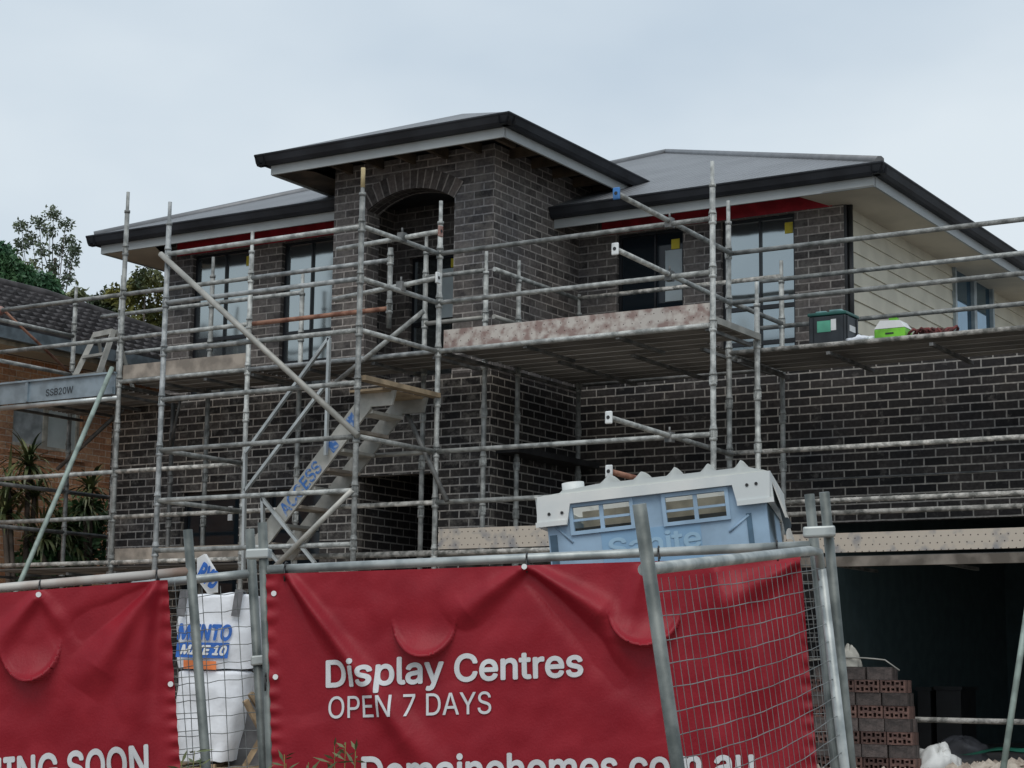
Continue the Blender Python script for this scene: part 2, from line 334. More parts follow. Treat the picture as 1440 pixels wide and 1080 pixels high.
# ================================================================== GROUND
def gz(y): 
    t = min(1, max(0, (y-6)/7.0)); t = t*t*(3-2*t)*.5 + t*.5
    return -1.68 + t*.92
def gz_xy(x, y): return gz(y) + .03*noise.noise(Vector((x*.7, y*.7, 0))) + .13*math.exp(-((x+4.2)/1.15)**4-((y-16.2)/1.0)**4)
mb = MB()
xs = [-300, -120, -60, -30] + [-24+i*.5 for i in range(57)] + [10, 30, 80, 300]
ys = [-60, -20, -5] + [i*.5 for i in range(0, 57)] + [34, 45, 80, 200, 500]
for j in range(len(ys)-1):
    for i in range(len(xs)-1):
        q = [(xs[i], ys[j]), (xs[i+1], ys[j]), (xs[i+1], ys[j+1]), (xs[i], ys[j+1])]
        mb.face([(a, b, gz_xy(a, b)) for a, b in q], smooth=True)
tag(mb.build('ground', ground_m, weld=True), kind='structure')
mb = MB()
for _ in range(1500):
    x = random.uniform(-7.5, -3.5); y = random.uniform(14.2, 17.4); r = random.choice((.02, .03, .04, .07))*random.uniform(.6, 1.4); z = gz_xy(x, y)-.005
    b = len(mb.v); n = 5
    pts = [Vector((x+r*random.uniform(.7, 1.2)*math.cos(k*1.2566), y+r*random.uniform(.7, 1.2)*math.sin(k*1.2566), z+r*.2*random.random())) for k in range(n)]
    top = Vector((x+random.uniform(-.3, .3)*r, y+random.uniform(-.3, .3)*r, z+r*random.uniform(.6, 1)))
    for k in range(n): mb.face([pts[k], pts[(k+1) % n], top])
tag(mb.build('rubble', rubble_m), 'loose pale rubble and stones on the ground before the garage', 'rubble', kind='stuff')

# ================================================================== BRICK HOUSE
XL, XP0, XP1, XR = -15.45, -12.28, -10.2, -7.05
YF, YU, YG = 16.05, 16.8, 17.85
GZ = -.76
house = thing('brick_house', 'two storey dark brick house under construction with projecting porch and grey steel roof', 'house', (-11, 18, GZ))
def wallY(mb, x0, x1, z0, z1, Y, holes=(), th=.11, back=True):
    """wall facing the street on plane Y with rectangular holes (x0,x1,z0,z1)"""
    X = sorted({x0, x1, *[h[0] for h in holes], *[h[1] for h in holes]}); Z = sorted({z0, z1, *[h[2] for h in holes], *[h[3] for h in holes]})
    for i in range(len(X)-1):
        for k in range(len(Z)-1):
            cx, cz = (X[i]+X[i+1])/2, (Z[k]+Z[k+1])/2
            if any(h[0] < cx < h[1] and h[2] < cz < h[3] for h in holes): continue
            mb.face([(X[i], Y, Z[k]), (X[i+1], Y, Z[k]), (X[i+1], Y, Z[k+1]), (X[i], Y, Z[k+1])])
            mb.face([(X[i+1], Y+th, Z[k]), (X[i], Y+th, Z[k]), (X[i], Y+th, Z[k+1]), (X[i+1], Y+th, Z[k+1])])
    for a, b, c, d in holes:
        mb.face([(a, Y, c), (a, Y, d), (a, Y+th, d), (a, Y+th, c)]); mb.face([(b, Y, c), (b, Y+th, c), (b, Y+th, d), (b, Y, d)])
        mb.face([(a, Y, d), (b, Y, d), (b, Y+th, d), (a, Y+th, d)]); mb.face([(a, Y, c), (a, Y+th, c), (b, Y+th, c), (b, Y, c)])
    for x in (x0, x1): mb.face([(x, Y, z0), (x, Y+th, z0), (x, Y+th, z1), (x, Y, z1)])
    mb.face([(x0, Y, z1), (x1, Y, z1), (x1, Y+th, z1), (x0, Y+th, z1)])
def wallX(mb, y0, y1, z0, z1, X, th=.11):
    mb.box((X-th, y0, z0), (X, y1, z1))

DOOR = (-11.86, -10.82, GZ, 2.12)
LW1 = (-14.33, -13.48, .75, 2.05); LW2 = (-13.1, -12.35, .75, 2.03)
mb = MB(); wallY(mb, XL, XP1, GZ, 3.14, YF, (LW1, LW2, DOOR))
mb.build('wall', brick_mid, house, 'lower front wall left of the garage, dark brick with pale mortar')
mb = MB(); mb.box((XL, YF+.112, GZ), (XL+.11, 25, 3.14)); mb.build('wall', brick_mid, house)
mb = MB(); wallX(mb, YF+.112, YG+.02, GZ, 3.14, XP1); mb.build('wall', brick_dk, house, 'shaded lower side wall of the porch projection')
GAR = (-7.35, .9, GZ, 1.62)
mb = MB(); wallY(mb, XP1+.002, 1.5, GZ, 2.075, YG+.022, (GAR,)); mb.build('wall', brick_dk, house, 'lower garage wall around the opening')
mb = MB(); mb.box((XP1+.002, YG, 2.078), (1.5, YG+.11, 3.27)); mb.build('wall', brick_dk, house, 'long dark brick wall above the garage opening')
mb = MB(); mb.box((XP1+.004, YG+.004, 2.062), (1.5, YG+.13, 2.077)); mb.build('lintel', galv_dark, house)
# upper storey
W1 = (-14.97, -14.08, 3.3, 5.03); W2 = (-13.6, -12.85, 3.3, 5.03)
WM = (-9.72, -8.9, 3.32, 4.9); WR = (-8.45, -7.6, 3.32, 4.9)
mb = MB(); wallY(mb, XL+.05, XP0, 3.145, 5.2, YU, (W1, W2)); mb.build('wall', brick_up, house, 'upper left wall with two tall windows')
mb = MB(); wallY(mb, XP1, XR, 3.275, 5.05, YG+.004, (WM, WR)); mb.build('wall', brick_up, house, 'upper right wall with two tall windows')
ARC = (-11.83, -10.69)
mb = MB(); wallY(mb, XP0, XP1, 3.145, 5.56, YF+.004, ((ARC[0], ARC[1], 3.15, 5.21),), th=.23)
# spandrels under the flat head, following the segmental curve
zs, zc = 5.03, 5.207; cx = (ARC[0]+ARC[1])/2; hw = (ARC[1]-ARC[0])/2
def arcz(x): 
    h = zc-zs; rr = (hw*hw+h*h)/(2*h); return zc - rr + math.sqrt(rr*rr-(x-cx)**2)
N = 20
for i in range(N):
    a = ARC[0]+i*2*hw/N; b = a+2*hw/N
    mb.face([(a, YF+.004, arcz(a)), (b, YF+.004, arcz(b)), (b, YF+.004, 5.21), (a, YF+.004, 5.21)])
    mb.face([(a, YF+.004, arcz(a)), (a, YF+.234, arcz(a)), (b, YF+.234, arcz(b)), (b, YF+.004, arcz(b))])
    mb.face([(b, YF+.234, arcz(b)), (a, YF+.234, arcz(a)), (a, YF+.234, 5.21), (b, YF+.234, 5.21)])
mb.build('wall', brick_up, house, 'upper porch wall pierced by the arched opening')
mb = MB(); s0 = 0
for i in range(N):
    a = ARC[0]+i*2*hw/N; b = a+2*hw/N; ds = math.hypot(b-a, arcz(b)-arcz(a))
    def nr(x):
        h = zc-zs; rr = (hw*hw+h*h)/(2*h); return Vector((x-cx, 0, arcz(x)-(zc-rr))).normalized()
    pa, pb = Vector((a, YF-.002, arcz(a))), Vector((b, YF-.002, arcz(b)))
    mb.face([pa, pb, pb+nr(b)*.2, pa+nr(a)*.2], uv=[(.02, s0), (.02, s0+ds), (.22, s0+ds), (.22, s0)])
    mb.face([pa, pa+Vector((0, .2, 0)), pb+Vector((0, .2, 0)), pb], uv=[(.02, s0), (.22, s0), (.22, s0+ds), (.02, s0+ds)]); s0 += ds
mb.build('arch', soldier, house)
mb = MB(); wallX(mb, YF+.236, YG+.9, 3.145, 5.56, XP1, .11); mb.build('wall', brick_up, house, 'upper right side wall of the porch projection'); mb = MB(); wallX(mb, YF+.236, YU+1, 3.145, 5.56, XP0+.11, .11); mb.build('wall', brick_up, house, 'upper left side wall of the porch projection')
# recessed rear wall and ceiling of the upper porch, its window
PW = (-11.95, -11.28, 3.3, 4.72)
mb = MB(); wallY(mb, XP0+.112, XP1-.112, 3.145, 5.3, 17.05, (PW,)); mb.build('wall', brick_up, house, 'rear wall of the recessed upper balcony')
mb = MB(); mb.box((XP0+.112, YF+.24, 5.3), (XP1-.112, 17.16, 5.33)); mb.build('ceiling', dark_m, house)
mb = MB(); mb.box((XP0+.112, YF+.24, 3.08), (XP1-.112, 17.05, 3.14)); mb.build('balcony_floor', slab_m, house)
# porch niche behind the front door opening
mb = MB(); mb.box((DOOR[0]-.11, YF+.114, GZ), (DOOR[0]-.002, 18.2, 2.3)); mb.build('wall', brick_dk, house, 'brick side wall inside the front door recess')
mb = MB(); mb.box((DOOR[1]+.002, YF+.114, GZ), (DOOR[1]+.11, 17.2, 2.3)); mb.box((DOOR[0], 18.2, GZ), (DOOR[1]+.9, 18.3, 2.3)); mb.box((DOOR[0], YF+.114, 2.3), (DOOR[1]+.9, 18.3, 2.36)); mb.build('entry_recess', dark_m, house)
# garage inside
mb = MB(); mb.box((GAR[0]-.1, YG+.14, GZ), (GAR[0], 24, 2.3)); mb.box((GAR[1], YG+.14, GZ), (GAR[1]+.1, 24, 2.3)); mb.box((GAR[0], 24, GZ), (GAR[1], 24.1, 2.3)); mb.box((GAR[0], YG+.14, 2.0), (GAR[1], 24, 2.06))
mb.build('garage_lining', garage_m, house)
mb = MB(); mb.box((GAR[0]-.1, YG-.05, GZ-.2), (GAR[1]+.1, 24, GZ+.06)); mb.build('garage_floor', slab_m, house)
# floor slab between storeys and lower roof to the right (keeps light out)
mb = MB(); mb.box((XL+.12, YU+.12, 3.02), (XP1-.12, 26, 3.08)); mb.box((XP1-.1, YG+.12, 3.02), (1.4, 26, 3.08)); mb.build('upper_floor', slab_m, house)
mb = MB(); mb.box((XL+.17, YU+.12, 3.1), (XL+.2, 26, 5.2)); mb.box((XL+.2, 25.9, GZ), (XR-.12, 26, 5.2)); mb.box((-14.7, YU+2.5, 3.1), (XR-.2, YU+2.55, 5.1)); mb.build('inner_wall', dark_m, house)
# weatherboards on the right hand side: lapped boards
mb = MB(); SW = (21.25, 22.75, 3.5, 5.0); z = 3.1
while z < 5.0:
    for (a, b) in ((YG+.12, SW[0]), (SW[0], SW[1]), (SW[1], 26)):
        if a == SW[0] and z+.05 > SW[2]: continue
        mb.face([(XR+.018, a, z), (XR+.018, b, z), (XR+.002, b, z+.172), (XR+.002, a, z+.172)]); mb.face([(XR+.018, b, z), (XR+.018, a, z), (XR-.01, a, z), (XR-.01, b, z)])
    z += .17
mb.face([(XR-.01, YG+.12, 3.1), (XR-.01, 26, 3.1), (XR-.01, 26, 5.05), (XR-.01, YG+.12, 5.05)])
mb.build('weatherboard_cladding', cream_m, house)
mb = MB(); mb.box((XR-.02, YG+.01, 3.12), (XR+.03, YG+.14, 5.0)); mb.build('corner_post', blk, house)
mb = MB(); mb.path([(XR+.05, YG+.06, 4.92), (XR+.05, YG+.06, 3.1)], .03, 8); mb.build('downpipe', blk, house)

def window(x0, x1, z0, z1, Y, mull=(), trans=(), gm=glass, sticker=None, extra=None, label=None, depth=.06):
    f = MB(); y0, y1 = Y+depth, Y+depth+.05; t = .035
    f.box((x0, y0, z0), (x0+t, y1, z1)); f.box((x1-t, y0, z0), (x1, y1, z1)); f.box((x0+t, y0, z0), (x1-t, y1, z0+t)); f.box((x0+t, y0, z1-t), (x1-t, y1, z1))
    for m_ in mull: f.box((m_-.01, y0-.002, z0+t), (m_+.01, y1, z1-t))
    for r_ in trans: f.box((x0+t, y0+.002, r_-.022), (x1-t, y1-.002, r_+.022))
    fr = f.build('window', frame_m, house, label)
    g = MB().box((x0+t, y0+.025, z0+t), (x1-t, y0+.032, z1-t)); g.build('pane', gm, fr)
    if sticker:
        sx, sz, w_, h_ = sticker; MB().box((sx, y0+.018, sz), (sx+w_, y0+.0245, sz+h_)).build('sticker', yellow_m, fr)
    if extra:
        (a, b, c, d), mm, nm = extra; MB().box((a, y0+.01, c), (b, y0+.0245, d)).build(nm, mm, fr)
    return fr
window(*W1, YU, mull=(-14.5,), trans=(3.98, 3.62), sticker=(-14.2, 4.83, .09, .12), label='upper window at the far left with yellow sticker')
window(*W2, YU, mull=(-13.2,), trans=(3.95, 3.6))
window(*WM, YG, mull=(-9.27,), gm=glass_dk, sticker=(-9.08, 4.68, .1, .11), extra=((-9.15, -8.945, 4.1, 4.67), mat('pale_film', (.42, .48, .5), .4, var=.05), 'overlay'), label='upper window beside the porch with a pale film strip')
window(*WR, YG, mull=(-8.02,), trans=(3.93, 3.55), sticker=(-7.74, 4.7, .09, .12), label='upper window nearest the right corner')
window(*PW, 17.05, mull=(-11.6,), trans=(3.95,), sticker=(-11.44, 4.57, .09, .1), extra=((-11.585, -11.32, 4.0, 4.56), mat('pale_pane_reflection', (.5, .56, .57), .4, var=.05), 'overlay'), label='balcony window inside the arch with a painted pale reflection')  # pale panel paints a sky reflection onto the right pane
window(*LW1, YF, mull=(-14.06,), gm=glass_dk, extra=((-13.7, -13.64, 1.72, 1.88), white_m, 'paper'), label='dark lower window with a white paper tag')
window(*LW2, YF, gm=glass_dk)
mb = MB(); f = MB()
f.box((XR+.005, SW[0], SW[2]), (XR+.05, SW[0]+.06, SW[3])); f.box((XR+.005, SW[1]-.06, SW[2]), (XR+.05, SW[1], SW[3])); f.box((XR+.005, (SW[0]+SW[1])/2-.05, SW[2]), (XR+.05, (SW[0]+SW[1])/2+.05, SW[3])); f.box((XR+.007, SW[0], SW[2]-.05), (XR+.048, SW[1], SW[2]))
fr = f.build('window', mat('grey_trim', (.3, .34, .35), .5), house, 'side window in the weatherboard wall')
MB().box((XR-.005, SW[0]+.06, SW[2]), (XR+.004, SW[1]-.06, SW[3])).build('pane', mat('blue_tint_glass', (.1, .2, .29), .04, .8, var=.05), fr)
mb = MB(); mb.box((W1[0]-.25, YU-.012, 5.04), (XP0, YU-.002, 5.2)); mb.build('lintel', red_band_m, house, 'red painted band over the upper left windows')
mb = MB(); mb.box((-9.9, YG-.012, 4.91), (XR-.12, YG-.002, 5.08)); mb.build('lintel', red_band_m, house, 'red painted band over the upper right windows')
mb = MB(); mb.box((LW1[0]-.1, YF-.03, .68), (LW1[1]+.1, YF+.05, .745)); mb.build('window_sill', brick_mid, house)

# eaves: gutter, fascia, open framing
k22 = math.tan(R(22.2))
def gutter_run(mb, a, b, outward, zt, w=.125, h=.115):
    """quad gutter between a and b, outward is the unit vector away from the house"""
    a, b, o = Vector(a), Vector(b), Vector(outward); prof = [(-.02, zt-.012), (-.02, zt), (0, zt), (0, zt-.014), (-.012, zt-.03), (-.035, zt-h*.75), (-.06, zt-h), (-w, zt-h), (-w, zt-.01)]
    for i in range(len(prof)-1):
        p, q = prof[i], prof[i+1]
        mb.face([a+o*p[0]+Vector((0, 0, p[1]-a.z)), b+o*p[0]+Vector((0, 0, p[1]-b.z)), b+o*q[0]+Vector((0, 0, q[1]-b.z)), a+o*q[0]+Vector((0, 0, q[1]-a.z))])
def eave_set(xa, xb, yf, zt, side_l, side_r, ydepth):
    g = MB(); f = MB()
    gutter_run(g, (xa, yf, zt), (xb, yf, zt), (0, -1, 0), zt)
    fa, fb = (xa+.14 if side_l else xa), (xb-.14 if side_r else xb)
    f.box((fa, yf+.13, zt-.215), (fb, yf+.155, zt-.02))
    if side_r:
        gutter_run(g, (xb, yf, zt), (xb, ydepth, zt), (1, 0, 0), zt); f.box((xb-.155, yf+.157, zt-.215), (xb-.13, ydepth, zt-.02))
    if side_l:
        gutter_run(g, (xa, yf, zt), (xa, ydepth, zt), (-1, 0, 0), zt); f.box((xa+.13, yf+.157, zt-.215), (xa+.155, ydepth, zt-.02))
    g.build('gutter', gutter_m, house); f.build('fascia', fascia_m, house)
eave_set(-16.08, XP0-.005, 16.1, 5.25, True, False, 25)
eave_set(XP1+.005, -6.36, 17.16, 5.12, False, True, 26)
eave_set(-12.88, -9.6, 15.37, 5.635, True, True, 18.7)
# roof planes
def roof(name, polys, lab=None):
    mb = MB()
    for P in polys:
        n = (Vector(P[1])-Vector(P[0])).cross(Vector(P[2])-Vector(P[0])); ux = abs(n.y) > abs(n.x)
        mb.face(P, uv=[((p[0] if ux else p[1]), (p[1] if ux else p[0])) for p in P])
        mb.face([Vector(p)-Vector((0, 0, .02)) for p in P][::-1])
    return mb.build(name, roof_m, house, lab)
ap = (-11.21, 22.0, 5.12+k22*4.84)
roof('roof', [[(-6.38, 17.17, 5.12), ap, (-16.05, 17.17, 5.12)], [(-6.38, 17.17, 5.12), (-6.38, 27, 5.12), (ap[0], 27, ap[2]), ap], [(-16.05, 17.17, 5.12), ap, (ap[0], 27, ap[2]), (-16.05, 27, 5.12)]], 'main grey corrugated hip roof')
la = (-13.1, 16.12+2.95, 5.25+k22*2.95)
roof('roof', [[(-16.05, 16.12, 5.25), (-10.4, 16.12, 5.25), (la[0], la[1], la[2])], [(-16.05, 16.12, 5.25), la, (la[0], 22, la[2]), (-16.05, 22, 5.25)], [(-10.4, 16.12, 5.25), (-10.4, 22, 5.25), (la[0], 22, la[2]), la]], 'small roof over the left wing')
pa = (-11.24, 15.39+1.62, 5.635+k22*1.62)
roof('roof', [[(-12.86, 15.39, 5.635), (-9.62, 15.39, 5.635), pa], [(-9.62, 15.39, 5.635), (-9.62, 19.6, 5.635), (pa[0], 19.6, pa[2]), pa], [(-12.86, 15.39, 5.635), pa, (pa[0], 19.6, pa[2]), (-12.86, 19.6, 5.635)]], 'raised porch roof')
def capping(a, b): return MB().path([Vector(a)+Vector((0, 0, .0)), Vector(b)+Vector((0, 0, .0))], .05, 8)
cap_m = mat('roof_capping_steel', (.2, .205, .215), .5, .3, var=.08); capping((-6.4, 17.19, 5.13), ap).build('ridge_capping', cap_m, house); capping(ap, (-16.0, 17.2, 5.13)).build('ridge_capping', cap_m, house)
capping((-16.0, 16.17, 5.26), la).build('ridge_capping', cap_m, house)
# soffits
mb = MB(); mb.face([(XR, YG-.57, 4.915), (-6.5, YG-.57, 4.915), (-6.5, 26, 4.915), (XR, 26, 4.915)]); mb.face([(-7.35, YG-.56, 4.918), (XR, YG-.56, 4.918), (XR, YG+.004, 4.918), (-7.2, YG+.004, 4.918)])
mb.build('soffit', soffit_m, house, 'beige soffit at the right hand eave')
mb = MB(); mb.face([(-15.94, 16.26, 5.045), (XL+.35, 16.26, 5.045), (XL+.05, YU, 5.045), (XL+.05, 25, 5.045), (-15.94, 25, 5.045)]); mb.build('soffit', soffit_m, house, 'beige soffit at the left hand eave')
mb = MB(); mb.face([(-12.73, 15.53, 5.44), (-12.73, 18, 5.44), (XP0, 18, 5.44), (XP0, YF-.35, 5.44), (XP0-.1, 15.53, 5.44)]); mb.build('soffit', soffit_wood, house, 'unlined timber eave at the left of the porch')
mb = MB()
for i in range(6):
    x = XP0+.2+i*.42; MB().box((x, 15.53, 5.47), (x+.045, YF, 5.58)).build('rafter', soffit_wood, house)
for i in range(7):
    y = YF+.3+i*.45; MB().box((XP1, y, 5.47), (-9.76, y+.045, 5.58)).build('rafter', soffit_wood, house)
mb = MB(); mb.face([(XP0, 15.53, 5.6), (-9.76, 15.53, 5.6), (-9.76, 18.7, 5.6), (XP0, 18.7, 5.6)]); mb.face([(XL, 16.26, 5.215), (XP0, 16.26, 5.215), (XP0, YU, 5.215), (XL, YU, 5.215)]); mb.face([(XP1, 17.32, 5.09), (XR, 17.32, 5.09), (XR, YG, 5.09), (XP1, YG, 5.09)])
mb.build('eave_underlay', dark_m, house)

# ================================================================== NEIGHBOUR'S HOUSE
NX = -18.0
nb = thing('brick_house', 'neighbouring orange brick house with dark tiled roof behind the scaffold at left', 'house', (-21, 18, GZ))
wn0, wn1 = onX(22, 600, NX), onX(108, 620, NX)
mb = MB(); X = NX; hy0, hy1, hz0, hz1 = wn0.y-.05, wn1.y+.08, 2.9, 3.75; y0, y1, z0, z1 = 9.0, 26, GZ, 4.05
for a, b, c, d in ((y0, hy0, z0, z1), (hy1, y1, z0, z1), (hy0, hy1, z0, hz0), (hy0, hy1, hz1, z1)): mb.face([(X, a, c), (X, b, c), (X, b, d), (X, a, d)])
for a, b, c, d in ((hy0, hy0, hz0, hz1), (hy1, hy1, hz0, hz1)): mb.face([(X, a, c), (X-.1, a, c), (X-.1, a, d), (X, a, d)])
mb.face([(-26, 9, z0), (X, 9, z0), (X, 9, z1), (-26, 9, z1)]); mb.build('wall', brick_or, nb)
MB().box((X-.02, hy0-.05, hz0-.1), (X+.04, hy1+.05, hz0-.005)).build('window_sill', brick_or, nb)
f = MB(); t = .05
for a, b in ((hy0, hy0+t), ((hy0+hy1)/2-.04, (hy0+hy1)/2+.04), (hy1-t, hy1)): f.box((X-.09, a, hz0), (X-.04, b, hz1))
f.box((X-.088, hy0, hz0), (X-.042, hy1, hz0+.05)); f.box((X-.088, hy0, hz1-.05), (X-.042, hy1, hz1))
fr = f.build('window', mat('cream_frame', (.5, .47, .4), .6), nb); MB().box((X-.075, hy0, hz0), (X-.065, hy1, hz1)).build('pane', mat('curtained_glass', (.66, .72, .7), .25, var=.1, scale=2), fr)
MB().box((X-.064, hy0+.05, hz0+.05), (X-.06, (hy0+hy1)/2-.04, hz1-.05)).build('blind', mat('grey_blind', (.42, .45, .46), .7), fr)
MB().box((X+.0, 9, 4.06), (X+.55, 26, 4.08)).build('soffit', soffit_m, nb)
MB().box((X+.55, 8.9, 4.03), (X+.58, 26, 4.2)).build('fascia', mat('beige_fascia', (.45, .38, .28), .7), nb)
MB().box((X+.582, 8.9, 4.09), (X+.69, 26, 4.24)).build('gutter', mat('blue_grey_gutter', (.12, .15, .17), .5), nb)
# waved tile courses on the slope facing us and a hip end behind
mb = MB(); rows = 9; rl = .325; y0, y1 = 9.0, 24.0
for r_ in range(rows):
    x0 = X+.62-r_*rl*math.cos(R(24.5)); x1 = x0-rl*math.cos(R(24.5))-.03; zb = 4.25+r_*rl*math.sin(R(24.5))
    ye = y1-(r_*rl)*1.6
    n = int((ye-y0)/.03)
    def fn(u, v, x0=x0, x1=x1, zb=zb, ye=ye):
        y = y0+u*(ye-y0); w_ = .022*(1+math.sin(y*2*math.pi/.165))*(1-.6*max(0, v-.2)); 
        if v < .01: return (x0-.06, y, zb-.04)
        return (x0+(x1-x0)*(v-.2)/.8 if v > .2 else x0, y, zb+.06*(1-v)+w_+rl*math.sin(R(24.5))*max(0, (v-.2)/.8))
    mb.grid(fn, n, 5)
mb.build('roof', tile_m, nb)
rx = X+.62-rows*rl*math.cos(R(24.5)); rz = 4.25+rows*rl*math.sin(R(24.5))
mb = MB(); mb.path([(rx, y0, rz+.03), (rx, y1-rows*rl*1.6, rz+.03), (X+.6, y1, 4.3)], .09, 8); mb.build('ridge_capping', tile_m, nb)
mb = MB(); mb.face([(rx, y0, rz), (rx, y1-rows*rl*1.6, rz), (-26.5, y1, 4.2), (-26.5, y0, 4.2)]); mb.face([(X+.6, y1, 4.2), (-26.5, y1, 4.2), (rx, y1-rows*rl*1.6, rz)]); mb.build('roof', tile_m, nb, 'rear slopes of the tiled roof')

# ================================================================== SCAFFOLD
TR = .0265
G = [1.2+.4935*k for k in range(-4, 9)]           # rosette heights
YO, YS, YI, YO2, YI2 = 15.0, 13.72, 15.85, 16.36, 17.55
scaf = thing('scaffold', 'grey galvanised steel tube scaffold with decks along the front of the brick house', 'scaffold', (-10.5, 15, GZ))
def standard(X, Y, top, bot=None, m=galv, spig=True, lo=None):
    mb = MB(); b = gz(Y)-.02 if bot is None else bot; t = top-.22 if spig else top
    mb.tube((X, Y, b), (X, Y, t), TR, 12)
    if spig: mb.path([(X, Y, t-.02), (X, Y, t+.01), (X, Y, t+.012), (X, Y, top)], [TR+.006, TR+.006, .019, .019], 12)
    for z in G:
        if b+.05 < z < t-.03:
            mb.path([(X, Y, z+.085), (X, Y, z+.05), (X, Y, z+.04), (X, Y, z+.036)], [TR+.001, .034, .038, TR], 12, cap=False)
            mb.path([(X, Y, z-.03), (X, Y, z-.036), (X, Y, z-.055), (X, Y, z-.065)], [TR, .036, .036, TR], 12, cap=False)
            for a in range(4):
                d = Vector((math.cos(a*math.pi/2), math.sin(a*math.pi/2), 0)); mb.obox(Vector((X, Y, z+.0))+d*(TR+.005), d*.007, Vector((-d.y, d.x, 0))*.005, Vector((0, 0, .03)))
    if bot is None: mb.box((X-.07, Y-.07, b), (X+.07, Y+.07, b+.02))
    return mb.build('standard', m, scaf)
for a in ((-14.36, YO, 5.32), (-12.55, YO, 4.66), (-10.15, YO, 4.69), (-7.18, YO, 4.69), 
          (-13.82, YI, 4.69), (-12.53, YI, 4.36), (-10.9, YI, 4.64), (-10.15, YI, 4.35), (-15.2, YI, 4.62), (-16.3, 16.21, 4.66), (-16.35, YO, 4.4),
          (-10.05, 16.33, 4.34), (-10.02, YI2, 4.2), (-7.66, YO2, 4.69), (-7.2, 16.0, 3.76), (-7.62, YI2, 4.32), (-4.64, YO2, 4.69), (-4.66, YI2, 3.9)): standard(*a)
p5 = standard(-10.17, YS, 4.69); MB().path([(-10.17, YS, 4.53), (-10.17, YS, 4.72)], .021, 10).build('timber_plug', mat('pale_timber', (.5, .4, .22), .8), p5)
standard(-12.56, YS, 4.69, m=galv_blue); standard(-14.33, YI, 3.05, m=galv_dark, spig=False)
standard(-10.75, YO, 4.28, bot=3.46, spig=False)
def led(a, b, m=galv, name='ledger', r=TR-.002): return MB().tube(a, b, r, 10).build(name, m, scaf)
z7, z6, z5, z4, z3, z2, z1 = 4.155, 3.66, 3.175, 2.685, 2.185, 1.69, 1.2
# outer row, left to right
led((-16.28, YO, z7), (-14.36, YO, z7)); led((-14.36, YO, z7), (-12.55, YO, z7)); led((-12.55, YO, z7), (-10.77, YO, z7), galv_blue)
led((-16.28, YO, z6), (-14.36, YO, z6)); led((-14.36, YO, z6), (-12.55, YO, z6)); led((-12.5, YO, z6), (-10.75, YO, z6), rust)
led((-14.36, YO, z5), (-12.55, YO, z5)); led((-12.55, YO, z5), (-10.15, YO, z5), galv_blue); led((-16.28, YO, 3.0), (-14.36, YO, 3.0), alu, r=.03)
for z in (z3, z2): led((-16.35, YO, z), (-14.36, YO, z)); led((-14.36, YO, z), (-12.6, YO, z), galv_dirty)
led((-16.35, YO, z1), (-14.36, YO, z1), galv_dirty); led((-14.36, YO, z1), (-12.55, YO, z1), galv_dirty); led((-12.55, YO, z1), (-10.15, YO, z1), galv_dirty, r=.03)
for z, m in ((z7, galv), (z6, galv), (z5, galv), (z3, galv), (z2, galv), (z1, galv_dirty)): led((-10.15, YO, z), (-7.18, YO, z), m)
led((-11.2, YO, z3), (-10.15, YO, z3), alu_dull); led((-12.5, YO-.0, z2), (-10.15, YO, z2), galv_dirty)
# stair bay
for z, m in ((z7, galv), (z6, rust_lite), (z5, galv), (z4, galv), (z3, galv), (z2, galv), (z1, galv)): led((-12.56, YS, z), (-10.17, YS, z), m if z != z6 else galv_blue)
for z in (z7, z6, z5, z3): led((-10.16, YS, z), (-10.16, YO, z), name='transom')
for z in (z3, z2): led((-12.55, YS, z), (-12.55, YO, z), name='transom')
led((-12.62, YS-.04, z7), (-10.12, YS-.04, z3), alu_dull, 'brace', .03); led((-10.17, YS-.04, z2), (-11.05, YS-.04, 1.0), alu_dull, 'brace')
led((-10.3, YO-.05, 3.58), (-11.35, YO-.05, 2.95), galv, 'brace'); led((-10.55, YO-.06, 2.72), (-9.97, YO-.06, z2), galv_dark, 'brace', .024)
def loosetube(a, b, m=galv, flange=None, at=None):
    t = led(a, b, m, 'guard_tube'); a, b = Vector(a), Vector(b); d = (b-a).normalized()
    if flange:
        zz = Vector((0, 0, 1)); sx_ = d.cross(zz).normalized(); MB().obox(a-d*.01, d*.012, sx_*.034, zz*.055).build('end_cap', flange, t, bevel=.01); MB().path([a-d*.024, a-d*.0225], .017, 10).build('end_hole', blk, t)
    if at is not None:
        p = Vector(at); mb = MB(); mb.box(p-Vector((.035, .035, .04)), p+Vector((.035, .035, .05))); mb.tube(p+Vector((0, 0, .05)), p+Vector((0, 0, .1)), .01, 6); mb.build('coupler', galv_dark, t)
blue_cap = mat('blue_cap', (.04, .16, .4), .5); white_cap = mat('white_cap', (.6, .62, .62), .5)
loosetube((-9.74, 14.38, 4.2), (-10.95, 14.38, 4.16), galv, rust_lite, (-10.16, 14.36, 4.18)); loosetube((-9.76, 14.38, 3.75), (-10.98, 14.38, 3.66), galv, white_cap, (-10.16, 14.36, 3.7))
for z, dz, y0, m, cp in ((4.21, -.06, 14.0, galv, blue_cap), (3.71, -.06, 13.98, galv, white_cap), (2.22, -.05, 13.88, galv, white_cap), (1.76, -.05, 13.89, rust, white_cap)):
    loosetube((-7.62, y0, z), (-7.62, 16.33, z+dz), m, cp, (-7.62, YO+.01, z+dz*.45-.02) if m != rust else None)
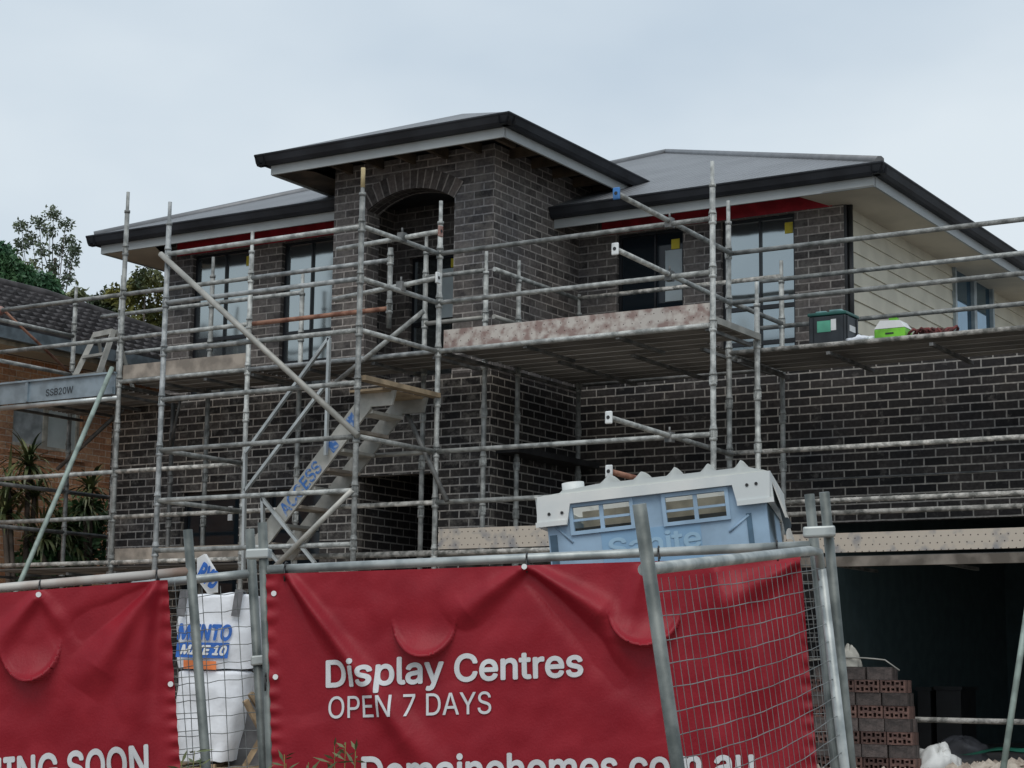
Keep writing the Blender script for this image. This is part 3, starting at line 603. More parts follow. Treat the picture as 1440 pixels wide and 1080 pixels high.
# inner guard rails round the porch
led((-10.9, YI, z7), (-10.15, YI, z7)); led((-10.9, YI, z6), (-10.15, YI, z6), alu_dull); led((-10.05, YI, z7), (-10.05, YI2, z7), galv); led((-10.05, YI, z6), (-10.05, 16.33, z6), alu_dull)
led((-10.02, YI2, z7), (-7.62, YI2, z7), galv_dirty); led((-15.5, YI, z7), (-13.82, YI, z7)); led((-13.82, YI, z7), (-12.53, YI, z7)); led((-15.1, YI, z6+.03), (-13.82, YI, z6+.03)); led((-13.8, YI, z6), (-12.53, YI, z6), galv)
led((-10.0, 17.62, 3.2), (-7.7, 17.62, 3.2), galv_dark)
# right hand bay over the garage
for z, m in ((z7, galv), (z6, galv), (z5-.01, galv_dirty), (z3, galv_dirty), (z2, galv_dirty), (1.575, galv_dirty), (-.3, galv_dirty)): led((-7.66, YO2, z), (-4.64, YO2, z), m)
led((-4.64, YO2, z7), (-2.2, YO2, z7), galv_dirty); led((-4.64, YO2, z6), (-2.2, YO2, z6)); led((-4.64, YO2, z5-.01), (-2.2, YO2, z5-.01), galv_dirty); led((-4.64, YO2, z3), (-2.2, YO2, z3), galv_dirty)
for z in (z7-.03, z6-.03): led((-7.86, YI2, z), (-4.64, YI2, z)); led((-4.64, YI2, z), (-2.2, YI2, z))
for z in (z6, z5-.05): led((-7.62, YO2, z), (-7.62, YI2, z), name='transom')
# return along the left side of the house
for z in (4.05, 3.575, 2.155, 1.67): led((-16.3, YO, z), (-16.3, 16.95 if z < 3 else 16.21, z), galv_dark if z < 3 else galv, 'transom')
led((-16.3, 15.1, z7), (-16.3, 16.2, 3.58), rust, 'brace', .016)
led((-16.2, 15.95, 2.4), (-15.2, 15.95, 3.05), galv_dark, 'brace'); led((-14.3, 15.8, 2.55), (-14.0, 15.6, 3.05), galv_dark, 'brace', .015)
MB().path([(-16.3, YO-.03, z7), (-16.3, YO+.04, z7)], .055, 10).build('coupler', rust_lite, scaf)
# decks of pressed steel planks
def plank(x0, x1, y0, ztop, w=.222, m=deck_m):
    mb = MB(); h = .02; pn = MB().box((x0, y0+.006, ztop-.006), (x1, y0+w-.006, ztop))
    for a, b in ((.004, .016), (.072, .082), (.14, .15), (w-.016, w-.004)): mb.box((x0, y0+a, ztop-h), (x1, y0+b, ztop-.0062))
    o = mb.build('plank', m, scaf); pn.build('pan', deck_pan_shade, o); return o
def bay(x0, x1, y0, n, ztop):
    for i in range(n): plank(x0+.012, x1-.012, y0+i*.229, ztop)
    for x in [x0+(x1-x0)*t for t in (.02, .33, .67, .98)]: MB().bar((x, y0-.02, ztop-.078), (x, y0+n*.229, ztop-.078), .04, .03).build('deck_bearer', galv_dark, scaf)
bay(-16.33, -14.38, YO+.04, 6, 3.12); bay(-14.36, -12.55, YO+.04, 4, 3.2); bay(-12.55, -10.16, YO+.04, 4, 3.2); bay(-10.14, -7.19, YO+.04, 4, 3.225)
bay(-10.12, -7.7, YO+.96, 7, 3.225); bay(-7.62, -4.66, YO2+.04, 5, 3.17); bay(-4.62, -2.3, YO2+.04, 5, 3.17)
bay(-16.33, -14.38, YO+.04, 4, 1.17); bay(-14.36, -12.55, YO+.04, 4, 1.17); bay(-10.14, -7.19, YO+.04, 4, 1.19); bay(-7.62, -4.66, YO2+.04, 5, 1.18); bay(-4.62, -2.3, YO2+.04, 5, 1.18)
MB().box((-7.19, YO+.03, 3.19), (-7.15, YO+.98, 3.25)).build('deck_end', alu_dull, scaf)
# toe boards
def toe(x0, x1, y, z0, z1, m, lab=None): return MB().box((x0, y-.012, z0), (x1, y+.012, z1)).build('toe_board', m, scaf, lab)
toe(-10.1, -7.22, YO+.03, 3.2, 3.385, toe_mott, 'mottled brown and white toe board of the middle deck'); toe(-14.33, -12.58, YO+.03, 3.205, 3.36, tan_board)
toe(-10.1, -7.22, YO+.0, 1.235, 1.43, toe_pale, 'pale perforated toe board left of the portable toilet'); toe(-7.1, -2.3, YO2, 1.205, 1.385, toe_pale, 'pale perforated toe board over the garage opening')
toe(-14.33, -12.58, YO+.03, 1.2, 1.35, tan_board); MB().box((-7.1, YO2-.03, 1.075), (-2.3, YO2+.03, 1.165)).build('deck_beam', mat('dirty_board_edge', (.1, .085, .07), .8, c2=(.24, .21, .18), scale=4), scaf)
# aluminium beam with stencilled letters at the far left deck
mb = MB(); mb.box((-16.33, YO-.02, 3.04), (-14.4, YO-.008, 3.27)); mb.box((-16.33, YO-.05, 3.27), (-14.4, YO+.03, 3.29)); mb.box((-15.76, YO-.045, 3.045), (-15.72, YO-.021, 3.268)); mb.box((-14.62, YO-.045, 3.045), (-14.42, YO-.021, 3.12))
beam = mb.build('deck_beam', mat('blue_grey_aluminium', (.3, .37, .42), .45, .4, var=.15), scaf)
tb = MB(); pA, pB = onY(65, 546, YO-.022), onY(103, 541, YO-.022)
add_text(tb, 'SSB20W', lambda s, t: (pA.x+(pB.x-pA.x)*s, YO-.0225, 3.09+.01*s+t*.075), .012, None, Vector((0, -1, 0))); tb.build('lettering', mat('dark_stencil', (.05, .06, .07), .7), beam)
# raking tubes to the ground
def raker(a, b, name, lab, m, r=.022):
    a, b = Vector(a), Vector(b); t = (gz(b.y)-.02-b.z)/(a.z-b.z) if a.z != b.z else 0
    e = b+(a-b)*t; o = thing(name, lab, 'tube', e); MB().tube(a, e, r, 10).build('tube', m, o); MB().box(e-Vector((.06, .06, 0)), e+Vector((.06, .06, .03))).build('base_plate', m, o)
raker((-14.42, YO-.06, 3.33), onY(30, 815, 13.55), 'raking_tube', 'pale green raking tube leaning against the left end of the scaffold', green_tube, .026)
g0, g1 = onY(1441, 880, 15.5), onY(1411, 1080, 14.9)
raker(g0+(g0-g1)*1.1, g1, 'raking_tube', 'pale green raking tube in front of the garage opening at the right edge', green_tube, .026)

# ------------------------------------------------------------------ access stair
stair = thing('access_stair', 'grey aluminium access stair with blue lettering inside the scaffold bay', 'stair', (-11.7, 14.6, 1.1))
A0, B0 = Vector((-10.49, 0, 2.65)), Vector((-11.85, 0, 1.21)); dd = (A0-B0).normalized(); nn = Vector((-dd.z, 0, dd.x))
for y in (14.35, 14.88):
    mb = MB(); p = [A0+nn*.09+dd*.02, A0-nn*.09-dd*.06, B0-nn*.09, B0+nn*.09]; p = [Vector((q.x, y-.012, q.z)) for q in p]; mb.prism(p, (0, .024, 0))
    q = [Vector((-10.62, y-.013, 2.7)), Vector((-10.18, y-.013, 2.7)), Vector((-10.22, y-.013, 2.56)), Vector((-10.5, y-.013, 2.56))]; mb.prism(q, (0, .026, 0))
    st = mb.build('stringer', alu_dull, stair)
    if y < 14.5:
        tb = MB()
        def pl(s, t): c = B0+dd*(.52+s*.62)-nn*(.065-t*.13); return (c.x, y-.0145, c.z)
        add_text(tb, 'ACCESS', pl, .02, None, Vector((0, -1, 0))); tb.build('lettering', blue_faded, st)
        for c0, w_ in ((1.62, .13), (1.33, .1)):
            c = B0+dd*c0; q = [c-nn*.06, c+nn*.06, c+nn*.06+dd*w_, c-nn*.06+dd*w_]; tb = MB(); tb.face([(v.x, y-.0143, v.z) for v in q]); tb.build('paint_mark', blue_faded, st)
for i in range(8):
    c = B0+(A0-B0)*((i+.55)/8.2); MB().box((c.x-.08, 14.363, c.z-.035), (c.x+.14, 14.867, c.z-.005)).build('tread', alu_dull if i % 2 else tan_board, stair)
MB().bar((-10.16, YS+.04, 2.735), (-10.16, YO, 2.735), .1, .045).build('landing_board', ply, stair); MB().box((-10.62, 14.2, 2.69), (-10.23, YO-.05, 2.712)).build('landing', ply, stair)
h0, h1, h2, h3, h4 = onY(463, 475, 14.3), onY(345, 637, 14.3), onY(345, 722, 14.3), onY(463, 640, 14.3), onY(345, 690, 14.3)
def hb(a, b, y=14.3, w=.035): return MB().bar((a[0], y, a[1]), (b[0], y, b[1]), .03, w, Vector((0, 1, 0))).build('handrail', alu, stair)
hx, hz = h0.x, h0.z
hb((h0.x, h0.z), (h0.x, h3.z)); hb((h0.x, h0.z), (h1.x, h1.z)); hb((h1.x, h1.z), (h2.x, 1.0))
k0 = onY(455, 545, 14.3); hb((k0.x, k0.z), (h4.x, h4.z))
l0, l1, l2 = onY(369, 701, 14.3), onY(443, 792, 14.3), onY(371, 770, 14.3)
hb((l0.x, l0.z), (l1.x, l1.z)); hb((l0.x, l0.z), (l2.x, l2.z)); m0, m1 = onY(372, 768, 14.3), onY(400, 800, 14.3); hb((m0.x, m0.z), (m1.x, m1.z))

# ------------------------------------------------------------------ things standing on the decks
lad = thing('step_ladder', 'short aluminium step ladder standing on the left scaffold deck', 'ladder', (-15.2, 15.5, 3.12))
mb = MB(); tl, tr_, bl, brr = Vector((-15.26, 15.52, 3.88)), Vector((-14.98, 15.52, 3.9)), Vector((-15.48, 15.3, 3.13)), Vector((-15.06, 15.3, 3.13))
mb.bar(tl, bl, .03, .06); mb.bar(tr_, brr, .03, .06); mb.build('side_rail', alu_dull, lad)
for t in (.03, .38, .68): MB().bar(tl.lerp(bl, t), tr_.lerp(brr, t), .07, .06 if t < .1 else .03).build('step', alu_dull, lad)
mb = MB(); mb.bar(tl+Vector((0, .03, 0)), bl+Vector((.1, .62, 0)), .025, .04); mb.bar(tr_+Vector((0, .03, 0)), brr+Vector((.1, .62, 0)), .025, .04); mb.build('rear_rail', alu_dull, lad)
tp = onY(1138, 487, 16.75); DZ = 3.172
tbx = thing('tool_box', 'dark lidded tool box with a green label on the right scaffold deck', 'tool box', (-6.75, 16.9, DZ))
navy = mat('navy_plastic', (.025, .03, .036), .5, var=.2); gteal = mat('teal_plastic', (.02, .1, .085), .45, var=.2); lab_g = mat('green_label', (.1, .38, .26), .5, var=.15)
x0, x1, y0, y1 = -6.98, -6.6, 16.72, 17.05
mb = MB(); mb.box((x0, y0, DZ), (x1, y1, DZ+.35)); body = mb.build('body', navy, tbx, bevel=.012)
for x in (x0+.02, x1-.05): MB().box((x, y0-.012, DZ+.02), (x+.03, y0-.001, DZ+.34)).build('rib', navy, tbx)
MB().box((x1+.001, y0+.03, DZ+.03), (x1+.012, y0+.06, DZ+.34)).build('rib', navy, tbx); MB().box((x1+.001, y1-.06, DZ+.03), (x1+.012, y1-.03, DZ+.34)).build('rib', navy, tbx)
MB().box((x0-.01, y0-.01, DZ+.352), (x1+.01, y1+.01, DZ+.385)).build('lid', gteal, tbx, bevel=.01)
tcl = mat('teal_clear', (.18, .34, .34), .3); MB().box((x0+.06, y0+.03, DZ+.387), (x0+.17, y1-.04, DZ+.405)).build('lid_pocket', tcl, tbx, bevel=.008); MB().box((x0+.2, y0+.03, DZ+.387), (x1-.05, y1-.04, DZ+.41)).build('lid_pocket', tcl, tbx, bevel=.008)
MB().box((x0+.09, y0-.004, DZ+.19), (x0+.23, y0-.0005, DZ+.3)).build('label', lab_g, tbx); MB().box((x0+.232, y0-.004, DZ+.2), (x0+.285, y0-.0005, DZ+.31)).build('label', white_m, tbx); MB().box((x1+.0005, y0+.1, DZ+.2), (x1+.004, y0+.25, DZ+.26)).build('label', white_m, tbx)
cb = thing('carton', 'small lime green and white carton on the right scaffold deck', 'box', (-6.04, 16.5, DZ)); lime = mat('lime_green', (.16, .48, .03), .5)
MB().box((-6.2, 16.42, DZ), (-5.9, 16.62, DZ+.11)).build('body', lime, cb, bevel=.01)
mb = MB(); P = [(-6.2, 16.42, DZ+.112), (-5.9, 16.42, DZ+.112), (-5.95, 16.42, DZ+.18), (-6.14, 16.42, DZ+.19)]; mb.prism(P[::-1], (0, .2, 0)); mb.build('lid', white_m, cb)
MB().box((-6.08, 16.49, DZ+.19), (-6.0, 16.55, DZ+.22)).build('handle', lime, cb); MB().box((-6.09, 16.416, DZ+.055), (-6.01, 16.4195, DZ+.07)).build('print', blk, cb)
def lump(name, lab, cat, c, sx, sy, sz, m, seed, nu=28, nv=14, rough=.35, freq=3.0):
    mb = MB(); c = Vector(c)
    def fn(u, v):
        a = u*2*math.pi; b = v*math.pi/2; r = 1+rough*noise.noise(Vector((math.cos(a)*freq*.6+seed, math.sin(a)*freq*.6, b*freq*.6)))
        return c+Vector((sx*math.cos(a)*math.cos(b)*r, sy*math.sin(a)*math.cos(b)*r, sz*math.sin(b)*r))
    mb.grid(fn, nu, nv); return tag(mb.build(name, m, weld=True), lab, cat)
lump('plastic_sheet', 'crumpled white plastic sheet beside the tool box on the right scaffold deck', 'plastic sheet', (-6.36, 16.47, DZ), .17, .07, .06, mat('white_film', (.6, .63, .68), .3), 2, rough=.8)
mb = MB(); mr = mat('maroon_strap', (.12, .03, .028), .8, var=.5, scale=20)
for i in range(9):
    c = Vector((-5.84+i*.045, 16.5+.03*math.sin(i*2), DZ+.045)); pts = [c+Vector((.06*math.cos(t*.7+i), .05*math.sin(t*.7+i), .04*math.sin(t*1.1+i*1.7))) for t in range(9)]; mb.path(pts, .014, 6)
tag(mb.build('strap_bundle', mr), 'tangled dark red strap bundle next to the lime green carton', 'straps')

# ================================================================== PORTABLE TOILET
LA, LB = ray(770, 742)*9.06, ray(1077, 707)*8.87
ux = (LB-LA); LWD = ux.length; ux.normalize(); uz = (Vector((0, 0, 1))-ux*ux.z).normalized(); uy = uz.cross(ux)
LZ0 = gz(LA.y+.4)-.02
loo = thing('portable_toilet', 'pale blue portable toilet with off white roof behind the red banner', 'toilet', (LA.x+.5, LA.y+.5, LZ0))
def lp(x, y, z): return LA+ux*x+uy*y+uz*z                 # local: x along the face, y depth, z from the roof skirt line
HB = (LA.z-LZ0)+.06
def lbox(mb, a, b): 
    c = lp((a[0]+b[0])/2, (a[1]+b[1])/2, (a[2]+b[2])/2); mb.obox(c, ux*((b[0]-a[0])/2), uy*((b[1]-a[1])/2), uz*((b[2]-a[2])/2))
mb = MB(); 
H1 = .112
# front panel around two vent windows
def u2(px, py):
    n = uy; d = ray(px, py); p = d*(LA.dot(n)/d.dot(n)); q = p-LA; return q.dot(ux), q.dot(uz)
v1 = [u2(805, 714), u2(888, 735)]; v2 = [u2(935, 700), u2(1022, 722)]
w1 = (v1[0][0], v1[1][0], v1[1][1]-.012, v1[0][1]-.0); w2 = (v2[0][0], v2[1][0], v2[1][1]-.012, v2[0][1])
Xs = sorted({0, LWD, w1[0], w1[1], w2[0], w2[1]}); Zs = sorted({-HB, H1, w1[2], w1[3], w2[2], w2[3]})
for i in range(len(Xs)-1):
    for k in range(len(Zs)-1):
        cx_, cz_ = (Xs[i]+Xs[i+1])/2, (Zs[k]+Zs[k+1])/2
        if any(w[0] < cx_ < w[1] and w[2] < cz_ < w[3] for w in (w1, w2)): continue
        lbox(mb, (Xs[i], 0, Zs[k]), (Xs[i+1], .02, Zs[k+1]))
lbox(mb, (0, 1.08, -HB), (LWD, 1.1, .1)); lbox(mb, (0, .021, -HB), (.02, 1.079, .1)); lbox(mb, (LWD-.02, .021, -HB), (LWD, 1.079, .1))
bodyo = mb.build('body', plastic_blue, loo)
for w in (w1, w2):
    mb = MB(); e = .018
    lbox(mb, (w[0]-e, -.014, w[2]-e), (w[1]+e, -.001, w[2])); lbox(mb, (w[0]-e, -.014, w[3]), (w[1]+e, -.001, w[3]+e)); lbox(mb, (w[0]-e, -.014, w[2]), (w[0], -.001, w[3])); lbox(mb, (w[1], -.014, w[2]), (w[1]+e, -.001, w[3]))
    mz = w[2]+(w[3]-w[2])*.45; mxx = (w[0]+w[1])/2
    lbox(mb, (w[0], -.006, mz-.006), (w[1], .004, mz+.006)); lbox(mb, (mxx-.01, -.008, w[2]), (mxx+.01, .006, w[3])); mb.build('vent', plastic_blue, bodyo)
mb = MB(); lbox(mb, (.03, .95, -1.6), (LWD-.03, .97, .16)); mb.build('inner_panel', mat('beige_inside', (.62, .56, .47), .8), loo); mb = MB(); lbox(mb, (.05, .5, -1.2), (LWD-.05, .53, .03)); mb.build('inner_shelf', mat('grey_inside', (.1, .1, .1), .8), loo)
mb = MB()
for a, b in ((u2(827, 752), u2(887, 790)), (u2(1050, 722), u2(1062, 775))):
    pass
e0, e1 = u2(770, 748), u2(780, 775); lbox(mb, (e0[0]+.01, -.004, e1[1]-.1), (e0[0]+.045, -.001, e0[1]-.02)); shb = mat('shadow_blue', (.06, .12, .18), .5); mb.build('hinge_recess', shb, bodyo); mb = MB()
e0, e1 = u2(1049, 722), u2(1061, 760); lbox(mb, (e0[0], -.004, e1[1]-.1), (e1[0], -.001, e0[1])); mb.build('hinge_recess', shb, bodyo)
mb = MB()
for p, q in (((782, 741), (806, 763)), ((1053, 724), (1026, 748))):
    a, b = u2(*p), u2(*q); MB().tube(lp(a[0], -.002, a[1]), lp(b[0], -.002, b[1]), .006, 6).build('moulded_rib', plastic_blue, bodyo)
tb = MB(); t0, t1 = u2(857, 772), u2(985, 760); lz = -.185
add_text(tb, 'Sanite', lambda s, t: lp(t0[0]+(t1[0]-t0[0])*s, -.0035, t0[1]-.045+.012*s+t*.09), .02, None, -uy); pn = MB(); q0, q1 = u2(845, 750), u2(985, 740)
lbox(pn, (q0[0], -.0022, -.3), (q1[0], -.0005, q0[1])); pn.build('sign_panel', mat('logo_blue', (.22, .38, .55), .45, var=.05), bodyo); tb.build('lettering', mat('logo_pale', (.3, .47, .61), .45, var=.05), bodyo)
# moulded roof: skirt stepped up over the vents, domed ribbed top
mb = MB(); o = .035
sk = [u2(757, 742), u2(757, 700), u2(1083, 663), u2(1083, 706), u2(1037, 708), u2(1030, 683), u2(803, 709), u2(799, 739)]
mb.prism([lp(a, -o, b) for a, b in sk], uy*.03)
zt = sk[1][1]; zt2 = sk[2][1]; xa, xb = sk[0][0], sk[2][0]; zb0 = sk[0][1]
for x in (xa, xb-.03): mb.prism([lp(x, -o+.031, zb0), lp(x, 1.14, zb0), lp(x, 1.14, zt), lp(x, -o+.031, zt)], ux*.03)
mb.prism([lp(xa+.031, 1.11, zb0), lp(xb-.031, 1.11, zb0), lp(xb-.031, 1.11, zt), lp(xa+.031, 1.11, zt)], uy*.03)
lbox(mb, (xa-.004, -o-.006, zb0-.004), (sk[7][0], -o-.0005, zb0+.02)); lbox(mb, (sk[4][0], -o-.006, sk[3][1]-.004), (xb+.004, -o-.0005, sk[3][1]+.02))
def top(u, v):
    x = xa+.0+(xb-xa)*u; y = -o+(1.14+o)*v; e = min(u*8, (1-u)*8, v*6, (1-v)*6, 1); e = e*(2-e)
    h = .03*e
    if .22 < u < .97: 
        s_ = (u-.22)/.75*5.2; h += .042*e*max(0, 1-abs((s_ % 1)-.5)*5.5)*min(1, max(0, v*4))
    return lp(x, y, zt+(zt2-zt)*u+h*(1 if .1 < u else .6)+.05*math.sin(math.pi*min(1, max(0, v)))*min(1, u*4)*min(1, (1-u)*10))
mb.build('roof_skirt', plastic_roof, loo); mb = MB(); mb.grid(top, 150, 24); mb.build('roof', roof_tr, loo)
mb = MB(); c0 = u2(800, 688); mb.path([lp(c0[0], .14, zt-.02), lp(c0[0], .14, zt+.07)], .055, 20); mb.build('vent_pipe', plastic_roof, loo)
for p in ((772, 724), (790, 722), (1049, 683), (1062, 681)):
    q = u2(p[0]+2, p[1]); MB().path([lp(q[0], -o-.004, q[1]), lp(q[0], -o, q[1])], .008, 8).build('rivet', blk, loo)
mb = MB()
def cloth(u, v): 
    return lp(LWD+.03+.05*v+.02*math.sin(u*9)*v, .05+u*.55, zb0+.12-v*(.2+.12*u)+.01*math.sin(u*20))
mb.grid(cloth, 20, 12); mb.build('side_flap', mat('grey_flap', (.42, .41, .38), .8, var=.2), loo)

# ================================================================== TEMPORARY FENCE AND BANNERS
class Panel:
    """vertical fence panel: top left / top right of the rail in space, lean of the posts given by a sight line"""
    def __init__(s, TL, TR_, head, foot):
        s.O = Vector(TL); s.u = Vector(TR_)-s.O; s.W = s.u.length; s.u.normalize(); n = s.u.cross(Vector((0, 0, 1))).normalized(); s.n = n if n.dot(s.O) < 0 else -n
        s.v = (s.hit(*foot)-s.hit(*head)).normalized()
    def hit(s, x, y): d = ray(x, y); return d*(s.O.dot(s.n)/d.dot(s.n))
    def uv(s, x, y):
        q = s.hit(x, y)-s.O; a = s.u.dot(s.v); qu, qv = q.dot(s.u), q.dot(s.v); v = (qv-a*qu)/(1-a*a); return qu-a*v, v
    def at(s, u, v, d=0): return s.O+s.u*u+s.v*v+s.n*d
def to_ground(p, d):
    d = Vector(d); t = 0
    while (p+d*t).z > gz((p+d*t).y)-.03 and t < 4: t += .01
    return p+d*t
def fence(lab, TL, TRp, head, foot, posts, rail=(0, 1), mesh=True, railmat=rail_steel, pr=.021, clamps=()):
    P = Panel(TL, TRp, head, foot); f = thing('fence_panel', lab, 'fence', to_ground(P.at(P.W/2, 0), Vector((0, 0, -1))))
    MB().path([P.at(P.W*rail[0], 0), P.at(P.W*rail[1], 0)], .0195, 14).build('rail', railmat, f)
    for (xt, yt, xb, yb, off, m) in posts:
        a = P.hit(xt, yt)+P.n*off; b = P.hit(xb, yb)+P.n*off; MB().path([a, to_ground(a, (b-a).normalized())], pr, 14).build('post', m, f)
    if mesh:
        mb = MB(); H = 2.05; n = int(P.W/.076); mrow = int(H/.076); un = P.W/n
        for i in range(1, n): mb.path([P.at(i*un+.004*math.sin(i*3+j*.8), .04+j*.5, .006*math.sin(i+j)) for j in range(5)], .0019, 5, cap=False)
        for j in range(1, mrow+1): mb.path([P.at(P.W*t/12, j*.076+.004*math.sin(t*2.1+j)+.003, .004+.006*math.sin(j*1.7+t)) for t in range(13)], .0019, 5, cap=False)
        mb.build('wire_mesh', wire_m, f)
    return P, f
Cp, Cf = fence('temporary fence panel carrying the wide red banner in front of the toilet', ray(377, 801)*8.22, ray(1140, 767)*7.78, (374, 801), (385, 1080),
    ((369, 735, 381, 1080, 0, fence_steel), (1138, 695, 1176, 1080, 0, fence_steel)))
Bp, Bf = fence('narrow temporary fence panel without banner in front of the white bulk bag', ray(186, 824)*8.42, ray(357, 806)*8.36, (355, 806), (371, 1080), ((351, 744, 371, 1080, .0, fence_steel),))
Ap, Af = fence('temporary fence panel carrying the left red banner', ray(-330, 856)*8.3, ray(268, 803)*8.22, (268, 803), (291, 1080), ((264, 745, 290, 1080, 0, fence_steel),), railmat=mat('rusty_fence_rail', (.3, .22, .18), .6, .2, c2=(.5, .48, .45), scale=4, detail=7))
# clamps joining posts
def clamp(f, p, ax, w=.1): MB().obox(p, ax*w/2, ax.cross(Vector((0, 0, 1))).normalized()*.032, Vector((0, 0, .022))).build('clamp', rail_steel, f, bevel=.008)
clamp(Cf, Cp.hit(364, 779), Cp.u, .105); clamp(Bf, Bp.hit(370, 928), Bp.u, .1)
# angled panel, nearest the street
DT, DN = ray(1151, 773)*7.62, ray(905, 801)*5.8
Df = thing('fence_panel', 'bare wire mesh fence panel swung out towards the street at right', 'fence', to_ground((DT+DN)/2, Vector((0, 0, -1))))
MB().path([DN, DN.lerp(DT, .93), DT+Vector((.0, 0, -.01)), DT+(ray(1156, 815)*7.62-DT)], [.0195]*4, 14).build('rail', rail_steel, Df)
ptop, pbot = ray(899, 709)*5.77, ray(953, 1080)*5.77; MB().path([ptop, to_ground(ptop, (pbot-ptop).normalized())], .022, 16).build('post', fence_steel, Df)
ft, fb_ = ray(1155, 800)*7.62, ray(1188, 1080)*7.6; MB().path([ft, to_ground(ft, (fb_-ft).normalized())], .02, 14).build('post', rail_steel, Df)
gt, gb = ray(1159, 692)*7.66, ray(1197, 1080)*7.66; MB().path([gt, to_ground(gt, (gb-gt).normalized())], .021, 14).build('post', fence_steel, Df)
clamp(Df, ray(1152, 748)*7.62, Cp.u, .13)
dN = (pbot-ptop).normalized(); dF = (fb_-ft).normalized(); mb = MB()
def dm(u, v):                                              # u 0 near .. 1 far, v metres down
    a = DN+dN*v; b = DT+dF*v; p = a.lerp(b, u); bow = .05*math.sin(math.pi*u)*(v/1.9)
    return p+Vector((.9, -.4, 0))*bow*.5+Vector((0, 0, -.035*math.sin(math.pi*u)*(.2+v)))
nh = 27
for j in range(1, nh): mb.path([Vector(dm(t/14, .075*j+.002*math.sin(t*1.9+j*2))) for t in range(15)], .0019, 5, cap=False)
for i in range(1, 29): mb.path([Vector(dm((i/29)+.0025*math.sin(i*7+j*1.3), .03+j*.25)) for j in range(9)], .0012, 5, cap=False)
mb.build('wire_mesh', wire_m, Df)

# banners
def banner(name, lab, P, TLp, TRp, left_foot, right_foot, folds, flaps, seed, H=1.95, d0=.03):
    a, b = P.uv(*TLp), P.uv(*TRp); lf, rf = P.uv(*left_foot), P.uv(*right_foot)
    dl, dr = (lf[0]-a[0])/(lf[1]-a[1]), (rf[0]-b[0])/(rf[1]-b[1])
    fold = [(P.uv(*f[0]), P.uv(*f[1]), f[2], f[3], f[4]) for f in folds]; fl = [(P.uv(x, y), r1, r2, amp) for (x, y, r1, r2, amp) in flaps]
    def disp(u, v):
        h = d0+.012*noise.noise(Vector((u*2.1+seed, v*1.7, 0)))+.006*noise.noise(Vector((u*6+seed, v*5, 3)))+.0035*noise.noise(Vector((u*13+v*7+seed, v*9-u*4, 1)))+.004*abs(noise.noise(Vector((u*5-v*3, v*6+u*3, seed))))
        for (p, q, w0, w1_, am) in fold:
            dx, dy = q[0]-p[0], q[1]-p[1]; L = math.hypot(dx, dy); t = ((u-p[0])*dx+(v-p[1])*dy)/(L*L); s_ = ((u-p[0])*dy-(v-p[1])*dx)/L
            if -.05 < t < 1.1:
                w = w0+(w1_-w0)*min(1, max(0, t)); e = min(1, max(0, (t+.05)*8))*min(1, max(0, (1.1-t)*4)); h += 1.75*am*e*math.exp(-(s_/w)**2)
        for (c, r1, r2, am) in fl:
            x, y = (u-c[0])/r1, (v-c[1])/r2
            if 0 <= y and x*x+y*y < 1: h += am*(y**2*(.75-.25*x*x)+.45*max(0, (x*x+y*y)-.7)*min(1, y*2))
            elif -1.3 < y < 0 and abs(x) < 1.2: h += 0
        for e_ in (u-a[0]-dl*(v-a[1]), b[0]+dr*(v-b[1])-u): h += .006*math.exp(-(e_/.04)**2)*math.sin(v*88+2*math.sin(v*9))
        return max(h, .022)
    def snap(u, v):
        for (c, r1, r2, am) in fl:
            x, y = (u-c[0])/r1, (v-c[1])/r2; q = math.hypot(x, y)
            if y > .02 and 0.945 < q < 1.055: k = (.998 if q <= 1 else 1.014+(q-1)*.6)/q; return c[0]+x*k*r1, c[1]+y*k*r2
        return u, v
    def uvat(s, t):
        v0 = a[1]+(b[1]-a[1])*s; v = v0+t*H; ul = a[0]+dl*(v-a[1]); ur = b[0]+dr*(v-b[1]); return ul+(ur-ul)*s, v
    mb = MB(); nu, nv = 400, 290
    def fn(s, t):
        u, v = snap(*uvat(s, t)); return P.at(u, v, disp(u, v))
    mb.grid(fn, nu, nv)
    o = thing(name, lab, 'banner', fn(.5, 1)); mb.build('sheet', pvc_red, o)
    return o, disp
def ban_text(o, P, disp, body, p0, p1, cap_px, bold, cell=.07, skew=0):
    a, b = P.uv(*p0), P.uv(*p1); c = P.uv(p0[0]+skew, p0[1]-cap_px); up = (c[0]-a[0], c[1]-a[1]); tb = MB()
    def pl(s, t):
        u, v = a[0]+(b[0]-a[0])*s+up[0]*t, a[1]+(b[1]-a[1])*s+up[1]*t; return P.at(u, v, disp(u, v)+.0045)
    add_text(tb, body, pl, bold, cell, P.n); return tb.build('lettering', letter_m, o)
def tie(o, P, x, y, m=blk):
    p = P.hit(x, y); mb = MB(); r = .026; mb.path([p+P.n*r*math.cos(t*.7)+P.v*r*math.sin(t*.7) for t in range(10)], .004, 6); mb.path([p+P.n*.03, p+P.n*.036+P.v*.06], .004, 6); mb.build('cable_tie', m, o)
def eyelet(o, P, disp, x, y):
    u, v = P.uv(x, y); p = P.at(u, v, disp(u, v)+.003); MB().path([p, p+P.n*.004], .012, 12).build('eyelet', white_m, o)
cfolds = [((742, 797), (868, 872), .02, .06, .028), ((742, 800), (905, 985), .03, .07, -.02), ((742, 797), (645, 872), .02, .07, .024), ((742, 797), (610, 960), .05, .12, -.012), ((403, 803), (610, 1080), .02, .07, .026), ((403, 803), (440, 1000), .03, .12, -.014),
          ((520, 858), (640, 838), .06, .08, .005), ((905, 800), (880, 900), .03, .06, .018), ((1125, 790), (1000, 860), .02, .08, .02), ((1000, 790), (1090, 1000), .04, .1, .016), ((860, 880), (930, 1080), .05, .1, .014), ((1125, 790), (1095, 1060), .03, .06, -.012)]
